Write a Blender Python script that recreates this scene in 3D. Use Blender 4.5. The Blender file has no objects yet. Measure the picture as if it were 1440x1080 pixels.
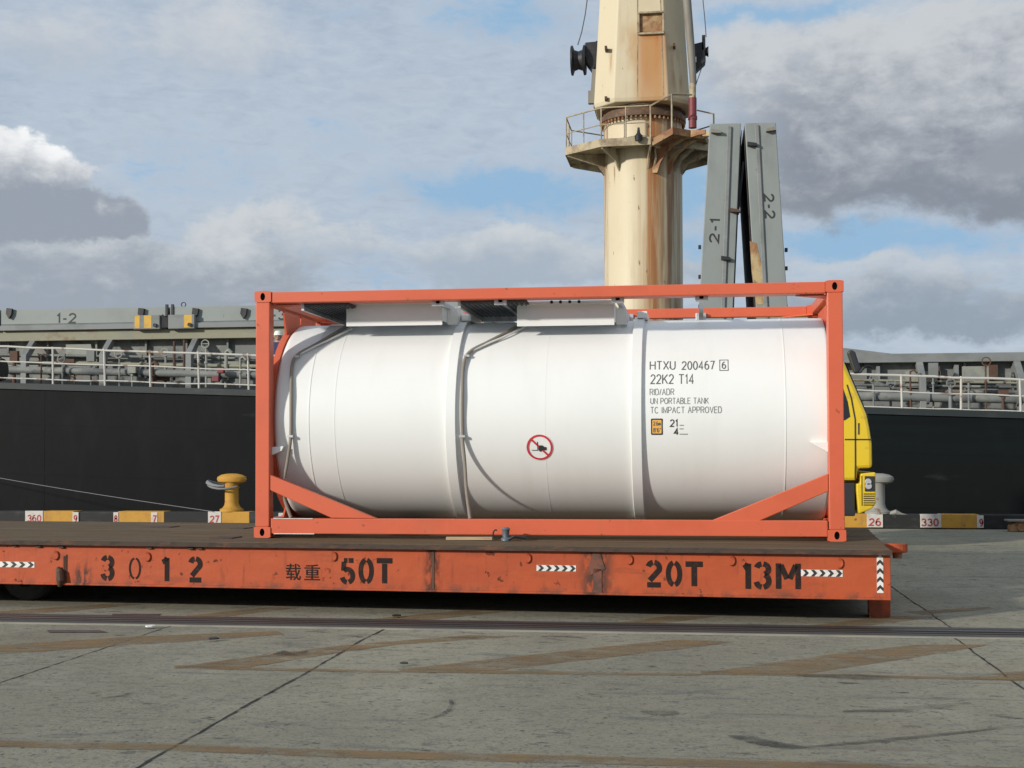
import bpy, bmesh, math, random
from mathutils import Vector, Matrix
random.seed(7)
R_ = math.radians
sc = bpy.context.scene
COL = sc.collection

# ------------------------------------------------------------------ camera
CAM = Vector((4.609, -13.683, 1.599)); YAW, PITCH, ROLL = 0.13629, 0.02875, -0.00256
FL, PPY = 1900.0, 580.1            # focal length and principal row in px of a 1440x1080 frame
cf = Vector((-math.sin(YAW)*math.cos(PITCH), math.cos(YAW)*math.cos(PITCH), math.sin(PITCH)))
cr0 = Vector((math.cos(YAW), math.sin(YAW), 0)); cu0 = cr0.cross(cf)
cr = cr0*math.cos(ROLL)+cu0*math.sin(ROLL); cu = -cr0*math.sin(ROLL)+cu0*math.cos(ROLL)
cam = bpy.data.cameras.new('camera'); camo = bpy.data.objects.new('camera', cam); COL.objects.link(camo)
cam.sensor_width = 36; cam.lens = 36*FL/1440; cam.shift_y = (PPY-540)/1440; cam.clip_start = .1; cam.clip_end = 5000
camo.matrix_world = Matrix(((cr.x, cu.x, -cf.x, CAM.x), (cr.y, cu.y, -cf.y, CAM.y), (cr.z, cu.z, -cf.z, CAM.z), (0, 0, 0, 1)))
sc.camera = camo

def ray(px, py): return cf + cr*((px-720)/FL) - cu*((py-PPY)/FL)
def W(px, py, Y):                   # survey helper: where the sight line of a photo point meets a wall plane y = Y
    d = ray(px, py); return CAM + d*((Y-CAM.y)/d.y)
def G(px, py, z=0.0):               # ... or the ground
    d = ray(px, py); return CAM + d*((z-CAM.z)/d.z)

# ------------------------------------------------------------------ sun, sky, exposure
SUN_EL, SUN_AZ = R_(17.5), R_(226)
sl = bpy.data.lights.new('sun', 'SUN'); so = bpy.data.objects.new('sun', sl); COL.objects.link(so)
sl.energy = 3.2; sl.angle = R_(2.6); sl.color = (1, .95, .87)
sd = Vector((math.sin(SUN_AZ)*math.cos(SUN_EL), math.cos(SUN_AZ)*math.cos(SUN_EL), math.sin(SUN_EL)))
so.rotation_euler = (-sd).to_track_quat('-Z', 'Y').to_euler(); so.location = sd*60
sc.view_settings.view_transform = 'Standard'; sc.view_settings.look = 'None'
sc.view_settings.gamma = 1; sc.view_settings.exposure = 0.2; sc.view_settings.use_curve_mapping = False

def lin(r, g, b):
    return tuple((c/255/12.92 if c/255 <= .04045 else ((c/255+.055)/1.055)**2.4) for c in (r, g, b))

class NT:
    """small node-tree writer"""
    def __init__(s, tree): s.t = tree; tree.nodes.clear()
    def n(s, kind, **kw):
        x = s.t.nodes.new(kind)
        for k, v in kw.items():
            if k.startswith('i_'): x.inputs[k[2:].replace('_', ' ')].default_value = v
            elif hasattr(x, k): setattr(x, k, v)
        return x
    def l(s, a, b): s.t.links.new(a, b)
    def val(s, v, sock):
        if isinstance(v, (int, float)): sock.default_value = v
        elif isinstance(v, tuple): sock.default_value = v if len(v) != 3 or sock.type == 'VECTOR' else (*v, 1)
        else: s.l(v, sock)
    def m(s, op, a, b=0.0, c=0.0, clamp=False):
        x = s.t.nodes.new('ShaderNodeMath'); x.operation = op; x.use_clamp = clamp
        s.val(a, x.inputs[0]); s.val(b, x.inputs[1]); s.val(c, x.inputs[2]); return x.outputs[0]
    def rng(s, v, a, b, c=0.0, d=1.0, smooth=True):
        x = s.t.nodes.new('ShaderNodeMapRange'); x.interpolation_type = 'SMOOTHSTEP' if smooth else 'LINEAR'
        s.val(v, x.inputs[0])
        for i, q in enumerate((a, b, c, d)): s.val(q, x.inputs[i+1])
        return x.outputs[0]
    def mix(s, f, a, b):
        x = s.t.nodes.new('ShaderNodeMix'); x.data_type = 'RGBA'
        s.val(f, x.inputs[0]); s.val(a, x.inputs[6]); s.val(b, x.inputs[7]); return x.outputs[2]
    def noise(s, vec, scale, detail=4, rough=.55, dist=0.0, out=0):
        x = s.t.nodes.new('ShaderNodeTexNoise'); x.inputs['Scale'].default_value = scale
        x.inputs['Detail'].default_value = detail; x.inputs['Roughness'].default_value = rough
        x.inputs['Distortion'].default_value = dist
        if vec is not None: s.l(vec, x.inputs['Vector'])
        return x.outputs[out]
    def mapping(s, vec, scale=(1, 1, 1), loc=(0, 0, 0)):
        x = s.t.nodes.new('ShaderNodeMapping'); x.inputs['Scale'].default_value = scale; x.inputs['Location'].default_value = loc
        s.l(vec, x.inputs['Vector']); return x.outputs[0]

def build_sky():
    w = bpy.data.worlds.new('World'); sc.world = w; w.use_nodes = True
    T = NT(w.node_tree)
    out = T.n('ShaderNodeOutputWorld')
    tc = T.n('ShaderNodeTexCoord')
    sky = T.n('ShaderNodeTexSky', sky_type='NISHITA', sun_disc=False)
    sky.sun_elevation = SUN_EL; sky.sun_rotation = SUN_AZ; sky.air_density = 1.0; sky.dust_density = 1.4; sky.ozone_density = 1.5
    sx = T.n('ShaderNodeSeparateXYZ'); T.l(tc.outputs['Generated'], sx.inputs[0])
    az = T.m('ARCTAN2', sx.outputs[0], sx.outputs[1]); el = T.m('ARCSINE', sx.outputs[2])
    cx = T.n('ShaderNodeCombineXYZ'); T.l(az, cx.inputs[0]); T.l(el, cx.inputs[1])
    uv = cx.outputs[0]
    warp = T.noise(uv, 9, 6, .62, out=1)
    wa = T.n('ShaderNodeVectorMath', operation='SUBTRACT'); T.l(warp, wa.inputs[0]); wa.inputs[1].default_value = (.5, .5, .5)
    wb = T.n('ShaderNodeVectorMath', operation='SCALE'); T.l(wa.outputs[0], wb.inputs[0]); wb.inputs['Scale'].default_value = .07
    wc = T.n('ShaderNodeVectorMath', operation='ADD'); T.l(uv, wc.inputs[0]); T.l(wb.outputs[0], wc.inputs[1])
    sw = T.n('ShaderNodeSeparateXYZ'); T.l(wc.outputs[0], sw.inputs[0])
    def azel(px, py):
        d = ray(px, py).normalized(); return math.atan2(d.x, d.y), math.asin(d.z)
    def blob(px, py, rx, ry, inner=.35, wt=1.0):
        a, e = azel(px, py)
        p = T.m('DIVIDE', T.m('SUBTRACT', sw.outputs[0], a), rx/FL); q = T.m('DIVIDE', T.m('SUBTRACT', sw.outputs[1], e), ry/FL)
        d = T.m('SQRT', T.m('ADD', T.m('MULTIPLY', p, p), T.m('MULTIPLY', q, q)))
        return T.rng(d, 1.0, inner, 0.0, wt)
    def union(bs):
        r = bs[0]
        for b in bs[1:]: r = T.m('MAXIMUM', r, b)
        return r
    wv = wc.outputs[0]
    big = T.rng(T.noise(T.mapping(uv, (1, 1.7, 1), (3.1, .7, 0)), 6, 9, .60, .4), .30, .70, smooth=False)
    mid = T.rng(T.noise(T.mapping(uv, (1, 1.6, 1), (9.3, 4.1, 0)), 17, 8, .62, .3), .30, .70, smooth=False)
    fine = T.rng(T.noise(T.mapping(uv, (1, 1.9, 1), (1.3, 5.7, 0)), 52, 6, .62, .3), .30, .70, smooth=False)
    rip = T.rng(T.noise(T.mapping(uv, (1, 3.4, 1), (7, 2, 0)), 42, 5, .6, .9), .30, .70, smooth=False)
    vo = T.n('ShaderNodeTexVoronoi'); vo.feature = 'SMOOTH_F1'; vo.inputs['Scale'].default_value = 30; vo.inputs['Smoothness'].default_value = .5; vo.inputs['Detail'].default_value = 2; vo.inputs['Roughness'].default_value = .5; T.l(wv, vo.inputs['Vector'])
    puff = T.rng(vo.outputs['Distance'], .75, .1, smooth=False)
    def wsum(*ts):
        r = 0.0
        for k, n_ in ts: r = T.m('ADD', T.m('MULTIPLY', T.m('SUBTRACT', n_, .5), k), r)
        return r
    bl = T.n('ShaderNodeBackground'); bl.inputs[1].default_value = .085
    T.l(T.mix(.35, sky.outputs[0], tuple(c*8.5 for c in lin(132, 172, 214))), bl.inputs[0])
    # thin high veil: pale grey blue nearly everywhere, thinning to blue in a few openings
    gaps = union([blob(740, 275, 330, 66, .0, .95), blob(1270, 335, 360, 48, .1, 1.0), blob(975, 262, 70, 90, .0, 1.0), blob(1120, 10, 260, 30, .0, .95),
                  blob(720, 20, 230, 60, .0, .55), blob(470, 4, 150, 34, 0, .6), blob(985, 350, 130, 80, .0, .8), blob(520, 398, 170, 24, .1, .7), blob(120, 130, 200, 40, 0, .15), blob(880, 90, 200, 120, 0, .35)])
    thin = T.m('ADD', gaps, wsum((.8, big), (.5, mid), (.35, rip), (.25, fine)))
    veil = T.rng(thin, .98, .12)
    veilcol = T.mix(T.m('ADD', .5, wsum((.30, mid), (.42, rip), (.25, fine), (.35, big)), clamp=True), lin(166, 181, 199), lin(197, 206, 216))
    cur = T.mix(veil, lin(147, 183, 214), veilcol)
    # cloud masses: blobs, light and shade colour, rows of full light and full shade
    def mass(cur, blobs, light, shade, ylit, ydark, edge=(.25, .6), amp=(.5, .3, .12, 0), lump=.5):
        f = union(blobs)
        dens = T.m('ADD', f, wsum((amp[0], big), (amp[1], mid), (amp[2], fine), (amp[3], puff)))
        mask = T.m('MULTIPLY', T.rng(dens, edge[0], edge[1]), T.rng(f, 0.0, .22))
        eL, eD = azel(720, ylit)[1], azel(720, ydark)[1]
        sh = T.rng(sw.outputs[1], eD, eL, smooth=False)
        sh = T.m('ADD', sh, wsum((lump*.7, mid), (lump*.5, big), (lump*.35, fine), (lump*amp[3]*2, puff)), clamp=True)
        return T.mix(mask, cur, T.mix(T.rng(sh, 0, 1), shade, light))
    cur = mass(cur, [blob(300, 45, 260, 100, 0, .85), blob(60, 60, 220, 110, 0, .75), blob(560, 120, 170, 80, 0, .5)], lin(208, 211, 214), lin(182, 191, 202), 10, 130, (.25, .95))
    cur = mass(cur, [blob(700, 372, 230, 62, .3, 1.0), blob(470, 352, 170, 56, .2, .8), blob(1000, 385, 150, 50, .1, .8), blob(880, 375, 160, 50, .1, .8)], lin(206, 210, 213), lin(168, 179, 192), 325, 405, (.25, .75), (.7, .5, .2, .15))
    cur = mass(cur, [blob(150, 380, 440, 95, .35, 1.1), blob(350, 320, 190, 52, .1, .9), blob(20, 410, 300, 60, .3, 1.1), blob(300, 405, 260, 45, .2, 1)], lin(205, 209, 212), lin(156, 164, 175), 300, 445, (.2, .75), (.7, .45, .2, .1), .8)
    cur = mass(cur, [blob(-20, 240, 105, 95, .5, 1.15), blob(28, 212, 62, 54, .3, 1.0), blob(68, 248, 76, 58, .3, 1.0), blob(104, 240, 36, 30, .2, .85), blob(85, 300, 165, 50, .4, 1.1), blob(0, 295, 170, 70, .4, 1.1), blob(150, 300, 90, 30, .1, .8)], lin(252, 252, 251), lin(152, 159, 170), 232, 318, (.25, .72), (.45, .45, .3, .30), .5)
    cur = mass(cur, [blob(1300, 435, 380, 70, .3, 1), blob(1340, 395, 260, 40, .1, .8), blob(1250, 375, 240, 18, .0, .7)], lin(194, 200, 207), lin(146, 157, 171), 375, 470, (.25, .8), (.7, .5, .25, .1), .7)
    cur = mass(cur, [blob(1330, 150, 420, 190, .5, 1.25), blob(1110, 110, 190, 120, .3, 1.05), blob(1090, 205, 180, 95, .2, .9), blob(1430, 210, 240, 130, .5, 1.2), blob(1240, 250, 300, 70, .3, 1.05), blob(1390, 285, 110, 40, .1, .9)],
               lin(203, 206, 209), lin(134, 139, 149), 25, 350, (.15, .95), (.9, .55, .3, .15), .72)
    cur = mass(cur, [blob(1430, 195, 110, 52, .2, .95)], lin(190, 193, 198), lin(150, 154, 162), 165, 235, (.3, .8), (.6, .5, .2, .3), .5)
    cl = T.n('ShaderNodeBackground'); T.l(cur, cl.inputs[0]); cl.inputs[1].default_value = .91
    ad = T.n('ShaderNodeMixShader'); ad.inputs[0].default_value = .9
    T.l(bl.outputs[0], ad.inputs[1]); T.l(cl.outputs[0], ad.inputs[2]); T.l(ad.outputs[0], out.inputs[0])
build_sky()

# ------------------------------------------------------------------ materials
_seed = [0]
def mat(name, base, rough=.6, metal=0.0, layers=(), bump=None, spec=.5, alpha=None, coat=0.0):
    m = bpy.data.materials.new(name); m.use_nodes = True; T = NT(m.node_tree)
    out = T.n('ShaderNodeOutputMaterial'); b = T.n('ShaderNodeBsdfPrincipled'); T.l(b.outputs[0], out.inputs[0])
    b.inputs['Metallic'].default_value = metal; b.inputs['Specular IOR Level'].default_value = spec; b.inputs['Coat Weight'].default_value = coat
    tc = T.n('ShaderNodeTexCoord'); vec = tc.outputs['Object']
    sep = T.n('ShaderNodeSeparateXYZ'); T.l(vec, sep.inputs[0])
    cur = base; rcur = rough
    def factor(L):
        _seed[0] += 1
        k = _seed[0]
        f = T.noise(T.mapping(vec, L.get('s', (1, 1, 1)), (k*3.7 % 11, k*5.3 % 13, k*2.9 % 7)), 1, L.get('d', 5), L.get('r', .6), L.get('dist', 0.0))
        if 'vor' in L:
            v = T.n('ShaderNodeTexVoronoi'); v.feature = 'DISTANCE_TO_EDGE'; v.inputs['Scale'].default_value = 1
            wv = T.n('ShaderNodeVectorMath', operation='ADD'); T.l(T.mapping(vec, L['vor']), wv.inputs[0]); T.l(T.noise(vec, 2.5, 4, out=1), wv.inputs[1]); T.l(wv.outputs[0], v.inputs['Vector'])
            f = T.rng(v.outputs[0], .0, L.get('vw', .02), 1, 0)
        else:
            f = T.rng(f, L.get('lo', .45), L.get('hi', .7))
        for ax, c, hw in L.get('near', ()):
            q = T.m('ABSOLUTE', T.m('DIVIDE', T.m('SUBTRACT', sep.outputs['xyz'.index(ax)], c), hw))
            f = T.m('MULTIPLY', f, T.rng(q, 1.0, .2))
        for ax, a, c in L.get('ramp', ()):
            f = T.m('MULTIPLY', f, T.rng(sep.outputs['xyz'.index(ax)], a, c))
        return T.m('MULTIPLY', f, L.get('amt', 1.0))
    for L in layers:
        f = factor(L)
        cur = T.mix(f, cur, L['c'])
        if 'rough' in L:
            x = T.n('ShaderNodeMix'); T.val(f, x.inputs[0]); T.val(rcur, x.inputs[2]); T.val(L['rough'], x.inputs[3]); rcur = x.outputs[0]
    T.val(cur, b.inputs['Base Color']); T.val(rcur, b.inputs['Roughness'])
    if bump:
        bp = T.n('ShaderNodeBump'); bp.inputs['Distance'].default_value = bump[2]; bp.inputs['Strength'].default_value = bump[1]
        T.l(T.noise(T.mapping(vec, bump[0]), 1, 5), bp.inputs['Height']); T.l(bp.outputs[0], b.inputs['Normal'])
    if alpha:
        tr = T.n('ShaderNodeBsdfTransparent'); mx = T.n('ShaderNodeMixShader')
        T.val(factor(alpha), mx.inputs[0]); T.l(tr.outputs[0], mx.inputs[1]); T.l(b.outputs[0], mx.inputs[2]); T.l(mx.outputs[0], out.inputs[0])
    return m

RUST = (.16, .055, .02); DRUST = (.05, .022, .014)
M = {}
M['orange'] = mat('orange frame paint', (.62, .122, .055), .38, 0, [dict(c=(.52, .10, .045), s=(1.5, 2, 2), amt=.5), dict(c=(.66, .15, .07), s=(9, 9, 3), lo=.55, hi=.75, amt=.35), dict(c=(.22, .06, .03), s=(16, 16, 16), lo=.685, hi=.71, amt=.7), dict(c=(.38, .14, .08), s=(3, 3, 1), lo=.60, hi=.78, amt=.4)], ((30, 30, 30), .12, .002))
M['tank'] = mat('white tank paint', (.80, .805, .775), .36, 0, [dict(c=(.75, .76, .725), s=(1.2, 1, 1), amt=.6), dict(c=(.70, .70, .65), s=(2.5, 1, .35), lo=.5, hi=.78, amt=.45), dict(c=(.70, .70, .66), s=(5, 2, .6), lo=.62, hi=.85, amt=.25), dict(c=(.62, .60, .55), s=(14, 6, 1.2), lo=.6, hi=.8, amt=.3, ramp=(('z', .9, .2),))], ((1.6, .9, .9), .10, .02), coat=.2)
M['tankgrey'] = mat('off white fibreglass', (.78, .79, .77), .45, 0, [dict(c=(.68, .69, .67), s=(2, 2, 5), amt=.5)])
M['alu'] = mat('dull aluminium', (.55, .56, .57), .42, .7, [dict(c=(.35, .36, .37), s=(14, 14, 14), amt=.6)])
M['grating'] = mat('dark walkway mesh', (.07, .075, .08), .6, .4, [dict(c=(.15, .16, .17), s=(60, 60, 60), lo=.5, hi=.6, amt=.8)])
M['hose'] = mat('tan drain hose', (.26, .225, .18), .55, 0, [dict(c=(.22, .19, .16), s=(8, 8, 8), amt=.6)])
M['black'] = mat('black lettering', (.025, .024, .024), .6)
M['smallink'] = mat('pale grey lettering', (.17, .17, .17), .6)
M['greyink'] = mat('grey lettering', (.11, .11, .11), .6)
M['red'] = mat('red sign ink', (.55, .03, .045), .5)
M['amber'] = mat('amber sticker', (.80, .42, .08), .5)
M['white'] = mat('white reflective sheet', (.75, .73, .68), .5, 0, [dict(c=(.45, .4, .34), s=(12, 12, 12), amt=.5)])
M['trailer'] = mat('weathered orange red paint', (.44, .087, .032), .55, 0, [
    dict(c=(.37, .075, .032), s=(.9, 1, 2.5), lo=.42, hi=.68, amt=.7), dict(c=(.46, .105, .040), s=(2.2, 2, 6), lo=.5, hi=.72, amt=.5),
    dict(c=(.22, .055, .026), s=(14, 5, 2.2), lo=.54, hi=.74, amt=.6), dict(c=(.26, .065, .03), s=(1.6, 3, 7), lo=.54, hi=.70, amt=.65, d=7), dict(c=DRUST, s=(9, 9, 9), lo=.64, hi=.70, amt=.8, rough=.9),
    dict(c=(.10, .05, .035), s=(6, 6, 3), lo=.40, hi=.62, amt=.75, ramp=(('z', .60, .68),)), dict(c=(.13, .06, .04), s=(7, 7, 3), lo=.42, hi=.66, amt=.7, ramp=(('z', .33, .25),)),
    dict(c=DRUST, s=(22, 9, 9), lo=.36, hi=.6, amt=.9, near=(('x', -4.31, .12),)), dict(c=(.07, .04, .03), s=(16, 9, 7), lo=.36, hi=.55, amt=.95, near=(('x', -2.70, .22),)),
    dict(c=(.05, .03, .025), s=(20, 9, 8), lo=.40, hi=.6, amt=.95, near=(('x', -8.02, .14), ('z', .30, .25)))], ((3, 2, 4), .5, .02), .2)
M['patch'] = mat('dull red brown patch', (.17, .06, .035), .7, 0, [dict(c=(.07, .04, .03), s=(9, 9, 9), lo=.42, hi=.6, amt=.85), dict(c=(.33, .09, .045), s=(6, 6, 4), lo=.55, hi=.7, amt=.8)])
M['deck'] = mat('worn rusty deck planking', (.125, .088, .050), .85, 0, [
    dict(c=(.15, .115, .08), s=(.5, 8, 1), lo=.4, hi=.7, amt=.8), dict(c=(.05, .038, .03), s=(.9, 14, 1), lo=.5, hi=.68, amt=.8),
    dict(c=(.16, .075, .03), s=(1.1, 3, 1), lo=.55, hi=.75, amt=.6), dict(c=(.18, .14, .095), s=(3, 30, 3), lo=.60, hi=.72, amt=.7)], ((2, 40, 2), .5, .01), .12)
M['decklip'] = mat('dark worn deck edge', (.060, .040, .028), .85, 0, [dict(c=(.14, .06, .035), s=(5, 5, 20), lo=.5, hi=.7, amt=.8), dict(c=(.03, .024, .02), s=(9, 9, 20), lo=.5, hi=.65, amt=.8), dict(c=(.2, .16, .13), s=(12, 12, 30), lo=.68, hi=.75, amt=.7)])
M['paintblack'] = mat('faded stencil paint', (.022, .014, .012), .8, 0, [dict(c=(.10, .035, .02), s=(16, 16, 16), lo=.52, hi=.74, amt=.6)], None, .2)
M['dark'] = mat('dark underframe', (.018, .016, .015), .8)
M['rubber'] = mat('tyre rubber', (.022, .022, .021), .85, 0, [dict(c=(.05, .05, .045), s=(6, 6, 6), amt=.5)])
M['rim'] = mat('dull green wheel rim', (.06, .075, .06), .6, .2)
M['concrete'] = mat('quay concrete', (.32, .297, .222), .88, 0, [
    dict(c=(.226, .210, .160), s=(.35, .22, 1), lo=.36, hi=.64, amt=.85), dict(c=(.34, .32, .25), s=(.9, .5, 1), lo=.5, hi=.72, amt=.6),
    dict(c=(.145, .14, .125), s=(1.1, 3.2, 1), lo=.54, hi=.72, amt=.75, dist=.6), dict(c=(.10, .095, .085), s=(3.2, 5, 1), lo=.62, hi=.71, amt=.75),
    dict(c=(.17, .165, .14), s=(7, 9, 1), lo=.50, hi=.66, amt=.7, d=8, r=.7), dict(c=(.065, .06, .052), s=(12, 14, 1), lo=.615, hi=.68, amt=.85), dict(c=(.05, .047, .042), s=(3.5, 7, 1), lo=.645, hi=.69, amt=.85, d=7), dict(c=(.33, .32, .27), s=(26, 26, 1), lo=.56, hi=.70, amt=.6), dict(c=(.12, .117, .10), s=(34, 34, 1), lo=.55, hi=.66, amt=.7),
    dict(c=(.21, .155, .095), s=(.5, .9, 1), lo=.56, hi=.78, amt=.4), dict(c=(.08, .078, .07), s=(1, 1, 1), vor=(.28, .22, 1), vw=.008, amt=.5),
    dict(c=(.12, .117, .105), s=(.25, 6, 1), lo=.60, hi=.74, amt=.6, dist=.8)], ((45, 45, 1), .5, .008), .08)
M['joint'] = mat('joint filler', (.03, .028, .026), .9, 0, [dict(c=(.09, .085, .08), s=(6, 6, 1), lo=.5, hi=.7, amt=.7)], None, .2, dict(s=(9, 5, 1), lo=.22, hi=.55, amt=.95, d=6))
M['yline'] = mat('worn yellow ground paint', (.27, .175, .08), .85, 0, [dict(c=(.20, .12, .06), s=(1.3, 2, 1), lo=.45, hi=.7, amt=.8), dict(c=(.15, .12, .085), s=(5, 9, 1), lo=.5, hi=.7, amt=.6)], None, .3,
                 dict(s=(2.2, 4.5, 1), lo=.28, hi=.66, amt=.80, d=9, r=.75))
M['mark'] = mat('dark tyre and oil marks', (.05, .047, .045), .8, 0, (), None, .4, dict(s=(2.5, 6, 1), lo=.3, hi=.75, amt=.75, d=7))
M['plate'] = mat('dark reddish patch', (.07, .045, .04), .8, 0, [dict(c=(.11, .09, .08), s=(5, 5, 1), amt=.6)])
M['railsteel'] = mat('crane rail steel', (.075, .068, .066), .45, .6, [dict(c=(.045, .03, .024), s=(.5, 12, 12), amt=.7)])
M['asphalt'] = mat('dark rail bed', (.062, .056, .048), .9, 0, [dict(c=(.10, .095, .085), s=(.8, 14, 1), lo=.5, hi=.7, amt=.7), dict(c=(.025, .024, .024), s=(1.5, 22, 1), lo=.5, hi=.66, amt=.8)], ((30, 30, 30), .5, .01))
M['lip'] = mat('pale concrete lip', (.27, .255, .205), .85, 0, [dict(c=(.18, .175, .16), s=(3, 9, 1), lo=.45, hi=.65, amt=.8)])
M['kerb'] = mat('black painted kerb', (.011, .011, .011), .75, 0, [dict(c=(.05, .05, .048), s=(2, 2, 5), amt=.6), dict(c=(.09, .085, .08), s=(9, 9, 9), lo=.66, hi=.72, amt=.6)])
M['kyel'] = mat('kerb yellow', (.50, .26, .03), .7, 0, [dict(c=(.30, .16, .05), s=(5, 5, 2), lo=.52, hi=.70, amt=.6), dict(c=(.10, .06, .035), s=(8, 8, 8), lo=.645, hi=.70, amt=.75), dict(c=(.40, .19, .025), s=(3, 3, 4), amt=.7), dict(c=(.16, .10, .04), s=(12, 12, 12), lo=.64, hi=.72, amt=.7)])
M['kwht'] = mat('kerb white', (.56, .52, .47), .65, 0, [dict(c=(.40, .36, .32), s=(7, 7, 7), amt=.7)])
M['kred'] = mat('kerb red numerals', (.36, .05, .05), .65)
M['bollgrey'] = mat('weathered grey bollard', (.27, .265, .235), .7, 0, [dict(c=(.25, .23, .2), s=(6, 6, 3), amt=.7), dict(c=RUST, s=(7, 7, 4), lo=.58, hi=.7, amt=.8, ramp=(('z', .55, .25),))])
M['rope'] = mat('mooring rope', (.20, .20, .20), .8)
M['water'] = mat('harbour water', (.015, .028, .03), .12, 0, (), ((.8, .8, .8), .4, .15))
M['hull'] = mat('black hull paint', (.0042, .0048, .0054), .6, 0, [dict(c=(.007, .008, .008), s=(.12, 1, .35), lo=.4, hi=.7, amt=.8), dict(c=(.010, .011, .011), s=(1.3, 1, .5), lo=.56, hi=.74, amt=.6), dict(c=(.03, .032, .033), s=(.5, 1, 1.6), lo=.64, hi=.75, amt=.45), dict(c=(.009, .011, .012), s=(1.1, 1, .2), lo=.5, hi=.78, amt=.5), dict(c=(.005, .011, .012), s=(.06, 1, 1.2), lo=.30, hi=.5, amt=.9, ramp=(('x', 1.0, 5.0), ('z', 3.6, 5.0)))], ((.6, 1, .25), .5, .04), .12)
M['gunwale'] = mat('dark teal sheer strake', (.014, .021, .022), .6, 0, [dict(c=(.05, .052, .05), s=(1.2, 3, 3), lo=.5, hi=.72, amt=.6)])
M['coam'] = mat('mottled grey coaming', (.17, .18, .17), .7, 0, [dict(c=(.26, .265, .23), s=(.9, 1, 1.1), lo=.46, hi=.64, amt=.85), dict(c=(.075, .08, .08), s=(1.5, 1, 1.7), lo=.5, hi=.66, amt=.8), dict(c=(.17, .10, .04), s=(1.1, 1, .9), lo=.60, hi=.72, amt=.7)])
M['coam2'] = mat('pale coaming patch', (.27, .28, .24), .7, 0, [dict(c=(.16, .165, .16), s=(2, 1, 2), amt=.8), dict(c=(.2, .12, .05), s=(2, 1, 1.5), lo=.58, hi=.7, amt=.7)])
M['dcrust'] = mat('dark rusty fitting', (.10, .05, .03), .8, 0, [dict(c=(.05, .035, .03), s=(6, 6, 6), amt=.7)])
M['shipgrey'] = mat('ship grey paint', (.205, .215, .21), .6, 0, [dict(c=(.15, .16, .15), s=(1.3, 1, 2.5), lo=.42, hi=.66, amt=.8), dict(c=(.19, .15, .10), s=(2, 1, 1.5), lo=.6, hi=.74, amt=.6), dict(c=(.30, .31, .30), s=(.8, 1, 4), lo=.55, hi=.75, amt=.4)])
M['khaki'] = mat('stained coaming bar', (.27, .26, .18), .7, 0, [dict(c=(.21, .21, .18), s=(1.2, 1, 3), amt=.7), dict(c=(.20, .11, .04), s=(1.4, 1, 1.2), lo=.58, hi=.7, amt=.8), dict(c=(.32, .32, .28), s=(2, 1, 5), lo=.58, hi=.72, amt=.6)])
M['hatch'] = mat('hatch cover green grey', (.25, .275, .262), .6, 0, [dict(c=(.21, .23, .22), s=(.9, .9, .9), amt=.7), dict(c=(.27, .29, .285), s=(.6, .6, 5), lo=.55, hi=.75, amt=.4), dict(c=(.13, .12, .10), s=(5, 5, 1.6), lo=.64, hi=.74, amt=.5)])
M['hatchrust'] = mat('hatch cover upright', (.235, .258, .245), .6, 0, [dict(c=(.18, .195, .19), s=(1.2, 1.2, .5), amt=.7), dict(c=(.28, .30, .295), s=(1.5, 1.5, .8), lo=.56, hi=.75, amt=.5), dict(c=(.14, .10, .075), s=(6, 6, 3), lo=.66, hi=.72, amt=.6)])
M['hdark'] = mat('dark rusty hatch underside', (.05, .045, .043), .7, 0, [dict(c=(.10, .05, .03), s=(2, 2, 1), amt=.5)])  # the cover underside's own dark, rusty colour
M['railw'] = mat('white rusty railing', (.50, .48, .43), .6, 0, [dict(c=(.22, .10, .055), s=(3.1, 3, 3), lo=.56, hi=.66, amt=.85)])
M['hyel'] = mat('yellow stripe', (.62, .36, .045), .6, 0, [dict(c=(.45, .27, .06), s=(6, 6, 6), amt=.7)])
ZW_ = (W(905, 46, 25.7).z-2.0, W(905, 140, 25.7).z-2.6)
CR = (.60, .515, .35)
M['crane'] = mat('cream crane paint', CR, .55, 0, [
    dict(c=(.53, .44, .28), s=(.6, .6, .35), amt=.7), dict(c=(.40, .29, .15), s=(4, 4, .22), lo=.56, hi=.74, amt=.55),
    dict(c=(.40, .19, .065), s=(5, 5, .22), lo=.36, hi=.62, amt=.9, near=(('x', .36, .60), ('y', -1.1, 1.0)), ramp=(('z', -2, 6),)), dict(c=(.33, .12, .03), s=(7, 7, .35), lo=.30, hi=.58, amt=.9, near=(('x', .34, .20), ('y', -1.1, .9))),
    dict(c=(.25, .11, .04), s=(6, 6, .3), lo=.40, hi=.60, amt=.85, near=(('x', .85, .45),)), dict(c=(.26, .11, .04), s=(6, 6, .3), lo=.42, hi=.62, amt=.8, near=(('x', -1.12, .14),)),
    dict(c=(.12, .06, .03), s=(7, 7, 2), lo=.665, hi=.70, amt=.9), dict(c=(.22, .10, .04), s=(9, 9, .5), lo=.62, hi=.70, amt=.7)], ((4, 4, 2), .15, .02))
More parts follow.
